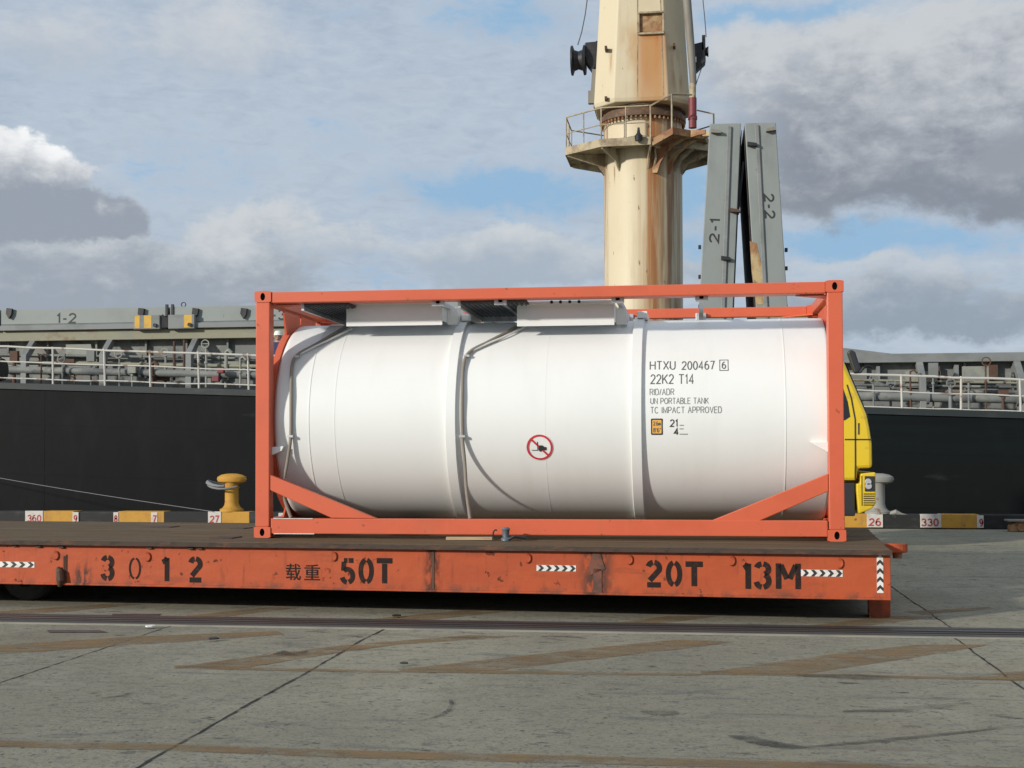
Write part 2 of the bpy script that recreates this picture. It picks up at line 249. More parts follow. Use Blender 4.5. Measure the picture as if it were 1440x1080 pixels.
M['chouse'] = mat('cream crane house paint', CR, .55, 0, [
    dict(c=(.53, .44, .28), s=(.5, .5, .4), amt=.7), dict(c=(.42, .30, .15), s=(4, 4, .25), lo=.56, hi=.74, amt=.5),
    dict(c=(.40, .135, .03), s=(3, 3, .5), lo=.08, hi=.42, amt=.97, near=(('x', .33, .62),), ramp=(('z', ZW_[0]+.05, ZW_[0]-.08), ('z', ZW_[1]-.6, ZW_[0]-.7))),
    dict(c=(.46, .25, .09), s=(2.5, 2.5, .4), lo=.2, hi=.6, amt=.85, near=(('x', .30, .66),), ramp=(('z', ZW_[0], ZW_[0]-.3),)),
    dict(c=(.45, .26, .10), s=(2, 2, .9), lo=.3, hi=.62, amt=.7, near=(('x', -.25, .5), ('z', ZW_[0]-.4, .9))), dict(c=(.32, .13, .04), s=(5, 5, .5), lo=.36, hi=.62, amt=.8, near=(('x', 1.05, .26), ('z', ZW_[0]-1.1, .9))),
    dict(c=(.32, .13, .04), s=(6, 6, .7), lo=.3, hi=.6, amt=.8, near=(('x', -.88, .10), ('z', ZW_[0]-.8, .5))), dict(c=(.14, .07, .03), s=(7, 7, 2), lo=.665, hi=.70, amt=.8)], ((3, 3, 2), .15, .02))
M['carm'] = mat('rust streaked cream arm', (.46, .35, .18), .7, 0, [dict(c=(.25, .09, .03), s=(2, 2, 1.2), lo=.40, hi=.62, amt=.9), dict(c=(.10, .05, .03), s=(5, 5, 3), lo=.6, hi=.7, amt=.8)])
M['crust'] = mat('rusty crane steel', (.33, .19, .09), .75, 0, [dict(c=(.20, .07, .025), s=(3, 3, 3), lo=.4, hi=.62, amt=.9), dict(c=(.45, .33, .17), s=(2.5, 2.5, 2.5), lo=.55, hi=.7, amt=.8), dict(c=(.06, .03, .02), s=(6, 6, 6), lo=.60, hi=.7, amt=.8)])
M['cdirty'] = mat('dirty cream platform paint', (.42, .35, .22), .7, 0, [dict(c=(.22, .16, .10), s=(2.5, 2.5, 2.5), lo=.42, hi=.65, amt=.85), dict(c=RUST, s=(4, 4, 4), lo=.58, hi=.7, amt=.8)])
M['cring'] = mat('slewing ring grime', (.10, .06, .035), .7, 0, [dict(c=(.28, .13, .05), s=(4, 4, 4), amt=.7)])
M['machine'] = mat('dark winch steel', (.022, .024, .028), .55, .3, [dict(c=(.06, .05, .045), s=(5, 5, 5), amt=.6)])
M['cgrey'] = mat('grey weathered steel', (.22, .205, .17), .65, 0, [dict(c=(.17, .14, .11), s=(5, 5, 1), amt=.7)])
M['cred'] = mat('dark red pipe', (.20, .035, .04), .55, 0, [dict(c=(.12, .03, .03), s=(8, 8, 3), amt=.6)])
M['cable'] = mat('steel cable', (.06, .065, .075), .6)
M['truck'] = mat('yellow truck paint', (.74, .51, .02), .35, 0, [dict(c=(.58, .37, .02), s=(2, 2, 2), amt=.6), dict(c=(.38, .25, .04), s=(5, 5, 8), lo=.58, hi=.75, amt=.4)], None, .5, None, .3)
M['glass'] = mat('dark tinted glass', (.015, .017, .02), .08)
M['lamp'] = mat('headlamp glass', (.55, .55, .58), .12, .3)
M['plastic'] = mat('black plastic', (.025, .026, .028), .5)
M['skin'] = mat('skin', (.42, .24, .17), .55)
M['navy'] = mat('navy work clothes', (.03, .03, .09), .8)
M['helmet'] = mat('white hard hat', (.78, .76, .68), .4)
M['shackle'] = mat('blue grey worn steel', (.16, .20, .23), .5, .5, [dict(c=(.12, .07, .04), s=(20, 20, 20), amt=.6)])
M['wood'] = mat('pale timber', (.42, .30, .17), .8, 0, [dict(c=(.25, .16, .09), s=(3, 40, 40), amt=.6)])
M['paper'] = mat('paper scrap', (.75, .74, .72), .8)

# ------------------------------------------------------------------ mesh helpers
WLOC = {}
def tag(o, label=None, cat=None, group=None, kind=None):
    for k, v in (('label', label), ('category', cat), ('group', group), ('kind', kind)):
        if v: o[k] = v
    return o
def thing(name, label, cat, loc=(0, 0, 0), rz=0.0, group=None):
    o = bpy.data.objects.new(name, None); COL.objects.link(o); o.location = loc; o.rotation_euler = (0, 0, rz)
    o.empty_display_size = .2; WLOC[o] = Vector(loc)
    return tag(o, label, cat, group)

class MB:
    def __init__(s): s.bm = bmesh.new(); s.mi = 0
    def face(s, pts):
        vs = [s.bm.verts.new(p) for p in pts]
        try: f = s.bm.faces.new(vs); f.material_index = s.mi; return f
        except ValueError: return None
    def box(s, x0, x1, y0, y1, z0, z1):
        c = [Vector((x, y, z)) for x in (x0, x1) for y in (y0, y1) for z in (z0, z1)]
        return s.hexa(c)
    def hexa(s, c):
        v = [s.bm.verts.new(p) for p in c]
        for q in ((0, 1, 3, 2), (4, 6, 7, 5), (0, 4, 5, 1), (2, 3, 7, 6), (0, 2, 6, 4), (1, 5, 7, 3)):
            f = s.bm.faces.new([v[i] for i in q]); f.material_index = s.mi
        return s
    def bar(s, p, q, w, h, up=(0, 0, 1)):
        p, q = Vector(p), Vector(q); d = (q-p).normalized(); u = Vector(up)
        a = d.cross(u)
        if a.length < 1e-4: a = d.cross(Vector((0, 1, 0)))
        a.normalize(); b = a.cross(d).normalized()
        return s.hexa([e + a*(i*w/2) + b*(j*h/2) for e in (p, q) for i in (-1, 1) for j in (-1, 1)])
    def prism(s, pts, vec):
        """closed polygon (3-D points) swept along vec"""
        vec = Vector(vec); pts = [Vector(p) for p in pts]
        a = [s.bm.verts.new(p) for p in pts]; b = [s.bm.verts.new(p+vec) for p in pts]; n = len(pts)
        for f in (a[::-1], b):
            x = s.bm.faces.new(f); x.material_index = s.mi
        for i in range(n):
            x = s.bm.faces.new((a[i], a[(i+1) % n], b[(i+1) % n], b[i])); x.material_index = s.mi
        return s
    def tube(s, pts, r, n=10, cap=True):
        pts = [Vector(p) for p in pts]; rings = []; prev = None
        for i, p in enumerate(pts):
            d = (pts[min(i+1, len(pts)-1)] - pts[max(i-1, 0)]).normalized()
            if prev is None:
                a = d.orthogonal().normalized()
            else:
                a = (prev - d*prev.dot(d)).normalized()
            prev = a; b = d.cross(a); rr = r[i] if isinstance(r, (list, tuple)) else r
            rings.append([s.bm.verts.new(p + (a*math.cos(t)+b*math.sin(t))*rr) for t in [2*math.pi*k/n for k in range(n)]])
        for i in range(len(rings)-1):
            for k in range(n):
                f = s.bm.faces.new((rings[i][k], rings[i][(k+1) % n], rings[i+1][(k+1) % n], rings[i+1][k])); f.material_index = s.mi; f.smooth = True
        if cap:
            for q in (rings[0][::-1], rings[-1]):
                f = s.bm.faces.new(q); f.material_index = s.mi
        return s
    def lathe(s, prof, c, axis='z', n=48, a0=0.0, a1=2*math.pi):
        """profile [(r, t)] turned about an axis through c"""
        c = Vector(c); full = abs(a1-a0) > 6.28; m = n if full else n+1; rings = []
        for r, t in prof:
            ring = []
            for k in range(m):
                a = a0+(a1-a0)*k/n; u, v = r*math.cos(a), r*math.sin(a)
                p = {'z': (u, v, t), 'x': (t, u, v), 'y': (u, t, v)}[axis]
                ring.append(s.bm.verts.new(c+Vector(p)))
            rings.append(ring)
        for i in range(len(rings)-1):
            for k in range(n if full else n):
                j = (k+1) % m
                f = s.bm.faces.new((rings[i][k], rings[i][j], rings[i+1][j], rings[i+1][k])); f.material_index = s.mi; f.smooth = True
        if full and tuple(prof[0]) != tuple(prof[-1]):
            for q in (rings[0], rings[-1][::-1]):
                f = s.bm.faces.new(q); f.material_index = s.mi
        return s
    def build(s, name, m, parent=None, local=False, bevel=0.0, smooth=None, ang=35):
        bm = s.bm
        bmesh.ops.remove_doubles(bm, verts=bm.verts, dist=1e-5)
        bmesh.ops.recalc_face_normals(bm, faces=bm.faces)
        if parent is not None and not local:
            off = -WLOC[parent]
            for v in bm.verts: v.co += off
        me = bpy.data.meshes.new(name); bm.to_mesh(me); bm.free()
        for x in (m if isinstance(m, (list, tuple)) else [m]): me.materials.append(x)
        if smooth or smooth is None and any(p.use_smooth for p in me.polygons):
            for p in me.polygons: p.use_smooth = True
            me.set_sharp_from_angle(angle=R_(ang))
        o = bpy.data.objects.new(name, me); COL.objects.link(o)
        if parent is not None: o.parent = parent; WLOC[o] = WLOC[parent]
        else: WLOC[o] = Vector((0, 0, 0))
        if bevel:
            b = o.modifiers.new('bevel', 'BEVEL'); b.width = bevel; b.segments = 2; b.limit_method = 'ANGLE'; b.angle_limit = R_(40)
        return o

def rebase(o, loc):
    """move a one-mesh thing's origin to its base"""
    loc = Vector(loc)
    for v in o.data.vertices: v.co -= loc
    o.location = loc; return o

def text_faces(body, thick=0.0):
    c = bpy.data.curves.new('lettering', 'FONT'); c.body = body; c.size = 1.0; c.offset = thick; c.resolution_u = 3
    o = bpy.data.objects.new('lettering', c); COL.objects.link(o)
    me = bpy.data.meshes.new_from_object(o.evaluated_get(bpy.context.evaluated_depsgraph_get()))
    vs = [(v.co.x, v.co.y) for v in me.vertices]; fs = [tuple(p.vertices) for p in me.polygons]
    bpy.data.objects.remove(o); bpy.data.curves.remove(c); bpy.data.meshes.remove(me)
    x0 = min(v[0] for v in vs); y0 = min(v[1] for v in vs); x1 = max(v[0] for v in vs); y1 = max(v[1] for v in vs)
    return [((x-x0)/(x1-x0), (y-y0)/(y1-y0)) for x, y in vs], fs
def put_text(mb, body, fn, thick=0.0):
    """fn maps the text's unit box (u right, v up) to 3-D"""
    vs, fs = text_faces(body, thick)
    bv = [mb.bm.verts.new(fn(u, v)) for u, v in vs]
    for f in fs:
        try: x = mb.bm.faces.new([bv[i] for i in f]); x.material_index = mb.mi
        except ValueError: pass
def ribbon(mb, pts, t, fn):
    """flat stroke of thickness t along 2-D points"""
    P = [Vector(p) for p in pts]; L, Rr = [], []
    for i, p in enumerate(P):
        d0 = (P[i]-P[i-1]).normalized() if i else (P[1]-P[0]).normalized()
        d1 = (P[i+1]-P[i]).normalized() if i < len(P)-1 else d0
        n = Vector((-(d0+d1).y, (d0+d1).x)).normalized(); k = 1/max(.4, n.dot(Vector((-d0.y, d0.x))))
        L.append(p+n*t/2*k); Rr.append(p-n*t/2*k)
    a = [mb.bm.verts.new(fn(*q)) for q in L]; b = [mb.bm.verts.new(fn(*q)) for q in Rr]
    for i in range(len(P)-1):
        f = mb.bm.faces.new((a[i], b[i], b[i+1], a[i+1])); f.material_index = mb.mi
def arc(cx, cy, rx, ry, a, b, n=9):
    return [(cx+rx*math.cos(R_(a+(b-a)*i/n)), cy+ry*math.sin(R_(a+(b-a)*i/n))) for i in range(n+1)]
w_ = .5
STENCIL = {   # each character: strokes in a box 0.5 wide, 1 high, with stencil bridges left open
    '0': [arc(.25, .5, .19, .43, 100, 260, 14), arc(.25, .5, .19, .43, 80, -80, 14)],
    '1': [[(.10, .80), (.22, .86), (.30, .98)], [(.30, .98), (.30, .02)]],
    '2': [arc(.25, .72, .18, .22, 165, 100, 6), arc(.25, .72, .18, .22, 82, -20, 8)+[(.12, .24)], [(.04, .07), (.47, .07)]],
    '3': [arc(.23, .74, .19, .20, 165, 100, 6), arc(.23, .74, .19, .20, 80, -70, 9), arc(.23, .30, .20, .24, 70, -80, 9), arc(.23, .30, .20, .24, 260, 190, 6)],
    '5': [[(.12, .93), (.24, .93)], [(.28, .93), (.45, .93)], [(.12, .88), (.10, .52)], arc(.24, .32, .19, .26, 130, -75, 12), arc(.24, .32, .19, .26, 262, 195, 6)],
    'T': [[(.0, .92), (.5, .92)], [(.25, .80), (.25, .02)]],
    'M': [[(.03, .02), (.03, .98)], [(.47, .02), (.47, .98)], [(.08, .92), (.22, .40)], [(.42, .92), (.28, .40)]],
}
def stencil(mb, ch, fn, w, h, t):
    for st in STENCIL[ch]:
        ribbon(mb, [(p[0]/w_*w, p[1]*h) for p in st], t, fn)

SANS = {   # plain sans-serif capitals and figures as strokes in a unit square, with their width relative to the height
    'H': (.62, [[(0, 0), (0, 1)], [(1, 0), (1, 1)], [(0, .52), (1, .52)]]), 'T': (.60, [[(0, 1), (1, 1)], [(.5, 0), (.5, 1)]]), 'X': (.62, [[(0, 0), (1, 1)], [(0, 1), (1, 0)]]),
    'U': (.60, [[(0, 1), (0, .3)]+arc(.5, .3, .5, .3, 180, 360)+[(1, 1)]]), 'K': (.60, [[(0, 0), (0, 1)], [(1, 1), (0, .36)], [(.35, .58), (1, 0)]]),
    'R': (.60, [[(0, 0), (0, 1), (.6, 1)]+arc(.65, .75, .35, .25, 90, -90)+[(0, .5)], [(.55, .5), (1, 0)]]), 'I': (.06, [[(.5, 0), (.5, 1)]]), 'D': (.62, [[(0, 0), (0, 1), (.5, 1)]+arc(.5, .5, .5, .5, 90, -90)+[(0, 0)]]),
    'A': (.66, [[(0, 0), (.5, 1), (1, 0)], [(.2, .36), (.8, .36)]]), 'N': (.62, [[(0, 0), (0, 1), (1, 0), (1, 1)]]), 'P': (.58, [[(0, 0), (0, 1), (.6, 1)]+arc(.65, .73, .35, .27, 90, -90)+[(0, .46)]]),
    'O': (.72, [arc(.5, .5, .5, .5, 0, 360, 20)]), 'B': (.58, [[(0, .5), (0, 1), (.6, 1)]+arc(.6, .76, .34, .24, 90, -90)+[(0, .52)], [(0, .52), (.6, .52)]+arc(.6, .26, .4, .26, 90, -90)+[(0, 0), (0, .52)]]),
    'L': (.50, [[(0, 1), (0, 0), (1, 0)]]), 'E': (.54, [[(1, 1), (0, 1), (0, 0), (1, 0)], [(0, .52), (.9, .52)]]), 'M': (.74, [[(0, 0), (0, 1), (.5, .1), (1, 1), (1, 0)]]),
    'C': (.66, [arc(.5, .5, .5, .5, 42, 318, 16)]), 'V': (.64, [[(0, 1), (.5, 0), (1, 1)]]), '/': (.28, [[(0, 0), (1, 1)]]), '-': (.26, [[(0, .42), (1, .42)]]), '.': (.06, [[(.5, 0), (.5, .12)]]),
    "'": (.06, [[(.5, .75), (.5, 1)]]), '"': (.16, [[(0, .75), (0, 1)], [(1, .75), (1, 1)]]), 'm': (.62, [[(0, 0), (0, .66)], [(0, .5), (.25, .66), (.5, .5), (.5, 0)], [(.5, .5), (.75, .66), (1, .5), (1, 0)]]),
    '0': (.50, [arc(.5, .5, .5, .5, 0, 360, 20)]), '1': (.24, [[(0, .78), (.7, .98), (.7, 0)]]), '2': (.50, [arc(.5, .71, .48, .28, 170, -25, 12)+[(0, .02), (1, .02)]]),
    '3': (.50, [arc(.46, .75, .44, .24, 160, -85, 10), arc(.48, .27, .5, .27, 88, -160, 12)]), '4': (.52, [[(.72, 0), (.72, 1), (0, .28), (1, .28)]]), '5': (.50, [[(.9, 1), (.15, 1), (.05, .52)]+arc(.46, .32, .52, .32, 130, -155, 12)]),
    '6': (.50, [arc(.5, .31, .48, .31, 0, 360, 16), arc(.62, .42, .6, .58, 75, 190, 8)]), '7': (.48, [[(0, 1), (1, 1), (.32, 0)]]), '8': (.50, [arc(.5, .76, .42, .24, 0, 360, 14), arc(.5, .27, .5, .27, 0, 360, 14)]),
    '9': (.50, [arc(.5, .69, .48, .31, 0, 360, 16), arc(.38, .58, .6, .58, -105, 10, 8)]),
}
def put_sans(mb, txt, fn, wid, hgt, t):
    """lettering wid x hgt metres; fn maps metres from its lower left corner to 3-D"""
    adv = []; x = 0
    for ch in txt:
        if ch == ' ': x += .5; continue
        w = SANS[ch][0]; adv.append((ch, x, w)); x += w+.23
    tot = x-.23; k = (wid-t)/tot
    for ch, x, w in adv:
        for st in SANS[ch][1]: ribbon(mb, [(t/2+(x+p[0]*w)*k, t/2+p[1]*(hgt-t)) for p in st], t, fn)

# ------------------------------------------------------------------ setting: ground, markings, water
mb = MB(); mb.face([(-300, -300, 0), (320, -300, 0), (320, 15.35, 0), (-300, 15.35, 0)])
mb.face([(-300, 15.35, 0), (320, 15.35, 0), (320, 15.35, -6), (-300, 15.35, -6)])
tag(mb.build('ground', M['concrete']), kind='structure')
mb = MB(); mb.face([(-1500, 15.35, -2.6), (1500, 15.35, -2.6), (1500, 3000, -2.6), (-1500, 3000, -2.6)])
tag(mb.build('water', M['water']), kind='structure')

def gpoly(mb, pts, z=.004):
    mb.face([G(x, y, z) for x, y in pts])
mb = MB()                                                           # slab joints, ragged
for x, ya, yb, wd in ((-.2, -20, -1.75, .016), (1.79, -20, -1.75, .024), (6.76, -20, -1.7, .020), (6.86, -1.0, 14.5, .022), (11.8, -20, -1.7, .02), (-5.2, -20, -1.7, .02)):
    y = ya; pts = []; jx = 0
    while y < yb:
        jx += random.uniform(-.006, .006)-jx*.12; pts.append((x+jx, y, wd*random.uniform(.45, 1.2))); y += random.uniform(.04, .11)
    for a, b in zip(pts, pts[1:]):
        mb.face([(a[0]-a[2]/2, a[1], .003), (a[0]+a[2]/2, a[1], .003), (b[0]+b[2]/2, b[1], .003), (b[0]-b[2]/2, b[1], .003)])
tag(mb.build('ground_joint', M['joint']), kind='structure')
mb = MB()                                                           # hatched zone beside the rail
for pts in ([(-30, 908), (-30, 922), (170, 908), (400, 892), (390, 887), (200, 894)],
            [(245, 938), (330, 941), (480, 917), (560, 906), (740, 894), (660, 893), (480, 907), (330, 926)],
            [(560, 941), (690, 943), (960, 912), (1035, 902), (950, 899), (830, 911)],
            [(985, 946), (1135, 947), (1300, 922), (1395, 906), (1290, 906), (1180, 918)],
            [(1352, 953), (1460, 959), (1460, 941), (1400, 946)]):
    gpoly(mb, pts)
for a, b in (((245, 935), (560, 943)), ((560, 940), (985, 947)), ((985, 943), (1460, 954))):
    gpoly(mb, [a, (a[0], a[1]+5), (b[0], b[1]+3), b], .0045)
for pts in ([(-30, 861), (-30, 868), (90, 860), (200, 849), (150, 849)], [(232, 869), (300, 869), (420, 854), (370, 854)], [(500, 872), (580, 874), (740, 857), (660, 857)],
            [(835, 879), (905, 880), (1010, 866), (940, 866)], [(1125, 881), (1200, 882), (1330, 866), (1250, 866)], [(1270, 860), (1300, 864), (1400, 856), (1390, 853)]):
    gpoly(mb, pts)
gpoly(mb, [(-30, 1040), (240, 1046), (480, 1054), (960, 1066), (1470, 1080), (1470, 1092), (960, 1077), (480, 1065), (240, 1055), (-30, 1049)])
tag(mb.build('road_marking', M['yline']), kind='structure')
mb = MB()                                                           # oil and tyre marks
def smear(pts, wd, z=.006):
    P = [G(x, y, z) for x, y in pts]
    for i in range(len(P)-1):
        a, b = P[i], P[i+1]; d = Vector((-(b-a).y, (b-a).x, 0)).normalized()
        w0 = wd*(.25+math.sin(math.pi*i/(len(P)-1)))*.6; w1 = wd*(.25+math.sin(math.pi*(i+1)/(len(P)-1)))*.6
        mb.face([a-d*w0, a+d*w0, b+d*w1, b-d*w1])
smear([(1185, 1000), (1250, 998), (1320, 993), (1365, 988)], .09); smear([(1025, 1034), (1045, 1037), (1085, 1046), (1160, 1055)], .10)
smear([(900, 1000), (930, 1002), (955, 1003)], .16); smear([(585, 1015), (605, 1010), (622, 1004), (632, 998), (636, 990), (633, 983), (622, 978)], .022); smear([(1110, 1052), (1250, 1040), (1440, 1020)], .05)
smear([(1120, 949), (1200, 951), (1290, 955)], .16); smear([(1360, 1030), (1440, 1015)], .06); smear([(730, 941), (770, 942)], .12)
smear([(385, 920), (410, 918), (425, 920)], .24); smear([(630, 896), (670, 897)], .3); smear([(760, 894), (820, 896)], .2); smear([(140, 982), (170, 978), (190, 972)], .03)
smear([(5, 1026), (25, 1025)], .06); smear([(660, 965), (735, 962)], .04); smear([(1380, 990), (1440, 996)], .03)
tag(mb.build('ground_stain', M['mark']), kind='structure')
mb = MB()
gpoly(mb, [(66, 886), (140, 886), (152, 889), (70, 889.5)], .005); gpoly(mb, [(158, 863), (226, 863), (222, 866), (157, 866)], .005)
tag(mb.build('ground_patch', M['plate']), kind='structure')

# crane rail track sunk in the quay
RY = -1.33
t = thing('crane_rail', 'dark steel crane rail set flush in the concrete in front of the trailer', 'rail', (0, RY, 0))
mb = MB(); mb.face([(-60, RY-.38, .004), (70, RY-.38, .004), (70, RY+.30, .004), (-60, RY+.30, .004)]); mb.build('rail_bed', M['asphalt'], t)
mb = MB(); mb.box(-60, 70, RY-.045, RY+.045, .006, .016); mb.box(-60, 70, RY-.16, RY-.13, .006, .012); mb.box(-60, 70, RY+.12, RY+.15, .006, .012); mb.build('rail_head', M['railsteel'], t, bevel=.003)
mb = MB(); mb.box(-60, 70, RY-.43, RY-.38, .0, .012); mb.build('concrete_lip', M['lip'], t)

# ------------------------------------------------------------------ quay kerb with painted blocks
KY, KT = 14.7, .30
kb = thing('quay_kerb', 'long black quay edge kerb with numbered yellow and white painted blocks', 'kerb', (3, KY, 0))
mb = MB(); mb.box(-60, 70, KY, KY+.5, 0, KT-.01); mb.build('kerb_body', M['kerb'], kb, bevel=.02)
def kx(px): return W(px, 735, KY).x
def kblock(x0, x1, yel, whites):
    """yellow face from x0 to x1, white plates with red digits"""
    if yel:
        mb = MB(); mb.box(kx(x0), kx(x1), KY-.012, KY+.4, .02, KT); mb.build('painted_block', M['kyel'], kb, bevel=.012)
    for a, b, txt, d0, d1 in whites:
        mb = MB(); mb.box(kx(a), kx(b), KY-.026, KY+.06, .0 if not yel else .03, KT-.02 if b-a < 12 else KT+.004); o = mb.build('number_plate', M['kwht'], kb, bevel=.006)
        mb = MB(); X0, X1 = kx(d0), kx(d1)
        put_sans(mb, txt, lambda u, v: (X0+u, KY-.0285, .055+v), X1-X0, .165, .03); mb.build('numeral', M['kred'], o)
kblock(60, 104, True, [(36, 61, '360', 39, 59), (102.5, 111, '9', 104, 109.5)])
kblock(166, 231, True, [(160, 167, '8', 161, 166), (213, 222, '7', 215, 221)])
kblock(311, 351, True, [(293, 311.5, '27', 295.5, 309)])
kblock(1160, 1222, True, [(1219, 1241.5, '26', 1221.5, 1239)])
kblock(1323, 1377, True, [(1294, 1323.5, '330', 1295, 1320), (1373.5, 1383, '9', 1376.5, 1382.5)])
kblock(0, 0, False, [(392, 401, '1', 395, 398)])

def bollard(px, m, label, loc_y=KY+.22):
    x = W(px, 700, loc_y).x
    b = thing('mooring_bollard', label, 'bollard', (x, loc_y, KT), 0, 'mooring bollards along the quay edge')
    mb = MB(); mb.lathe([(.0, 0), (.26, 0), (.26, .05), (.21, .07), (.165, .13), (.15, .2), (.15, .60), (.17, .64), (.0, .64)], (x, loc_y, KT), 'z', 28); mb.build('bollard_stem', m, b)
    mb = MB()                                                       # wide T-shaped head, longer than deep
    prof = [(.0, .60), (.2, .605), (.31, .65), (.335, .70), (.32, .755), (.24, .80), (.12, .825), (.0, .83)]
    mb.lathe(prof, (x, loc_y, KT), 'z', 28)
    for v in mb.bm.verts: v.co.y = loc_y+(v.co.y-loc_y)*.62
    mb.build('bollard_head', m, b)
    return b
bollard(326, M['kyel'], 'yellow mushroom mooring bollard on the yellow block numbered 27')
bollard(1234, M['bollgrey'], 'weathered grey mooring bollard beside the yellow truck above number 26')
# rope eye round the yellow bollard and the line running up to the ship
mb = MB(); bx = W(326, 700, KY+.22)
pts = [(bx.x-.02+.40*math.cos(a)-.12, KY+.22+.30*math.sin(a), KT+.60+.04*math.cos(a*2)) for a in [i*math.pi*2/18 for i in range(19)]]
mb.tube(pts[5:15], [.02, .03, .04, .045, .05, .045, .045, .035, .03, .02], 7); pts = [(p[0]+.02, p[1]-.02, p[2]-.06) for p in pts]; mb.tube(pts[3:17], .022, 7)
o = mb.build('rope_coil', M['rope']); tag(rebase(o, (bx.x, KY+.22, KT+.5)), 'pale frayed rope eye looped round the yellow bollard', 'rope')
mb = MB(); a, b = W(300, 719.5, KY-.05), W(-160, 642, 16.7)
mb.tube([a.lerp(b, i/16)-Vector((0, 0, .06*math.sin(math.pi*i/16))) for i in range(17)], .007, 6)
o = mb.build('mooring_line', M['rope']); tag(rebase(o, a), 'thin pale mooring line sloping across the black hull to the quay', 'rope')
mb = MB(); p0 = W(1244, 723.5, KY+.1); p1 = W(1284, 726, KY+.1)
mb.tube([p0, p0+Vector((.1, .02, .01)), p0+Vector((.22, -.02, .05)), p0+Vector((.34, 0, .0)), p1], [.02, .045, .055, .03, .012], 8)
o = mb.build('rope_tail', M['bollgrey']); tag(rebase(o, p0), 'short pale rope tail lying on the kerb beside number 26', 'rope')
mb = MB(); p = G(1288, 743)
mb.prism([(p.x-.15, p.y-.1, 0), (p.x+.22, p.y-.1, 0), (p.x+.2, p.y-.1, .09), (p.x+.02, p.y-.1, .13), (p.x-.12, p.y-.1, .06)], (0, .2, 0))
o = mb.build('stone_lump', M['lip']); o.modifiers.new('bevel', 'BEVEL').width = .03; tag(rebase(o, (p.x, p.y, 0)), 'small pale lump of concrete at the foot of the kerb left of number 330', 'rubble')
mb = MB(); p = G(1383, 743)
mb.lathe([(0, 0), (.12, 0), (.15, .06), (.12, .15), (.05, .17), (0, .17)], (p.x-.03, p.y-.2, 0), 'z', 16)
o = mb.build('bollard_cap', M['kyel']); tag(rebase(o, (p.x-.03, p.y-.2, 0)), 'small round rusty cap on the ground before the kerb numeral 9', 'cap')
q = thing('rail_stop', 'rusty red steel rail stop block on the quay at the right edge', 'rail stop', G(1434, 748))
p = G(1434, 748)
mb = MB(); mb.prism([(p.x-.17, p.y, .0), (p.x+.5, p.y, .0), (p.x+.5, p.y, .2), (p.x-.05, p.y, .2), (p.x-.17, p.y, .12)], (0, .3, 0)); mb.build('stop_block', M['crust'], q, bevel=.02)
mb = MB(); mb.box(p.x-.22, p.x+.55, p.y-.05, p.y+.36, .2, .235); mb.build('top_plate', M['cgrey'], q, bevel=.008)
mb = MB(); mb.lathe([(0, 0), (.07, 0), (.07, .05), (0, .05)], (p.x+.02, p.y-.05, .09), 'y', 14); mb.build('bolt_head', M['crust'], q)

# ------------------------------------------------------------------ the ship
HY = 17.0
def sheer(x):
    a, b = W(0, 539, HY), W(1440, 580, HY)
    return a.z+(b.z-a.z)*(x-a.x)/(b.x-a.x)
ship = thing('cargo_ship', 'black hulled cargo ship with grey coamings and white railings moored along the quay', 'ship', (4, 27, -2.6))
mb = MB(); st = []
for x in [-75, -68, -58, -45, -30, -15, 0, 15, 30, 45, 58, 66]:
    k = 1.0
    if x < -45: k = max(.06, 1-((-45-x)/31)**1.8)
    if x > 58: k = .75
    zt = sheer(x)+(max(0, -40-x)*.06); h = 11.0*k; c = 28.0
    st.append([(x, c-h, zt), (x, c-h, -1.0), (x, c-h*.96, -3.2), (x, c-h*.8, -4.5), (x, c+h*.8, -4.5), (x, c+h*.96, -3.2), (x, c+h, -1.0), (x, c+h, zt)])
vs = [[mb.bm.verts.new(p) for p in s] for s in st]
for a, b in zip(vs, vs[1:]):
    for i in range(7): mb.bm.faces.new((a[i], a[i+1], b[i+1], b[i]))
mb.bm.faces.new(vs[0]); mb.bm.faces.new(vs[-1][::-1]); mb.build('hull', M['hull'], ship)
mb = MB()                                                           # plate seams of the near side
for x in (-41, -33.5, -26, -18.2, -11, -3.4, 4.4, 11.6, 19.5, 27, 35, 43, 51): mb.box(x, x+.05, HY-.004, HY+.01, -1.0, sheer(x)-.14)
for dz in (.95, 2.15):
    for xa, xb in zip(range(-44, 52, 6), range(-38, 58, 6)): mb.hexa([Vector((x, y, sheer(x)-dz+z)) for x in (xa, xb) for y in (HY-.006, HY+.01) for z in (-.02, .02)])
mb.build('plate_seam', M['hull'], ship)
mb = MB()                                                           # main deck and sheer strake
for xa, xb in zip(range(-44, 58, 6), range(-38, 64, 6)):
    mb.face([(xa, HY+.12, sheer(xa)-.12), (xb, HY+.12, sheer(xb)-.12), (xb, 38.8, sheer(xb)-.12), (xa, 38.8, sheer(xa)-.12)])
mb.build('main_deck', M['gunwale'], ship)
mb = MB()
for xa, xb in zip(range(-44, 58, 6), range(-38, 64, 6)):
    za, zb = sheer(xa), sheer(xb)
    mb.hexa([Vector((x, y, z)) for x, z_ in ((xa, za), (xb, zb)) for y in (HY-.05, HY+.12) for z in (z_-.13, z_+.015)])
mb.build('sheer_strake', M['gunwale'], ship)

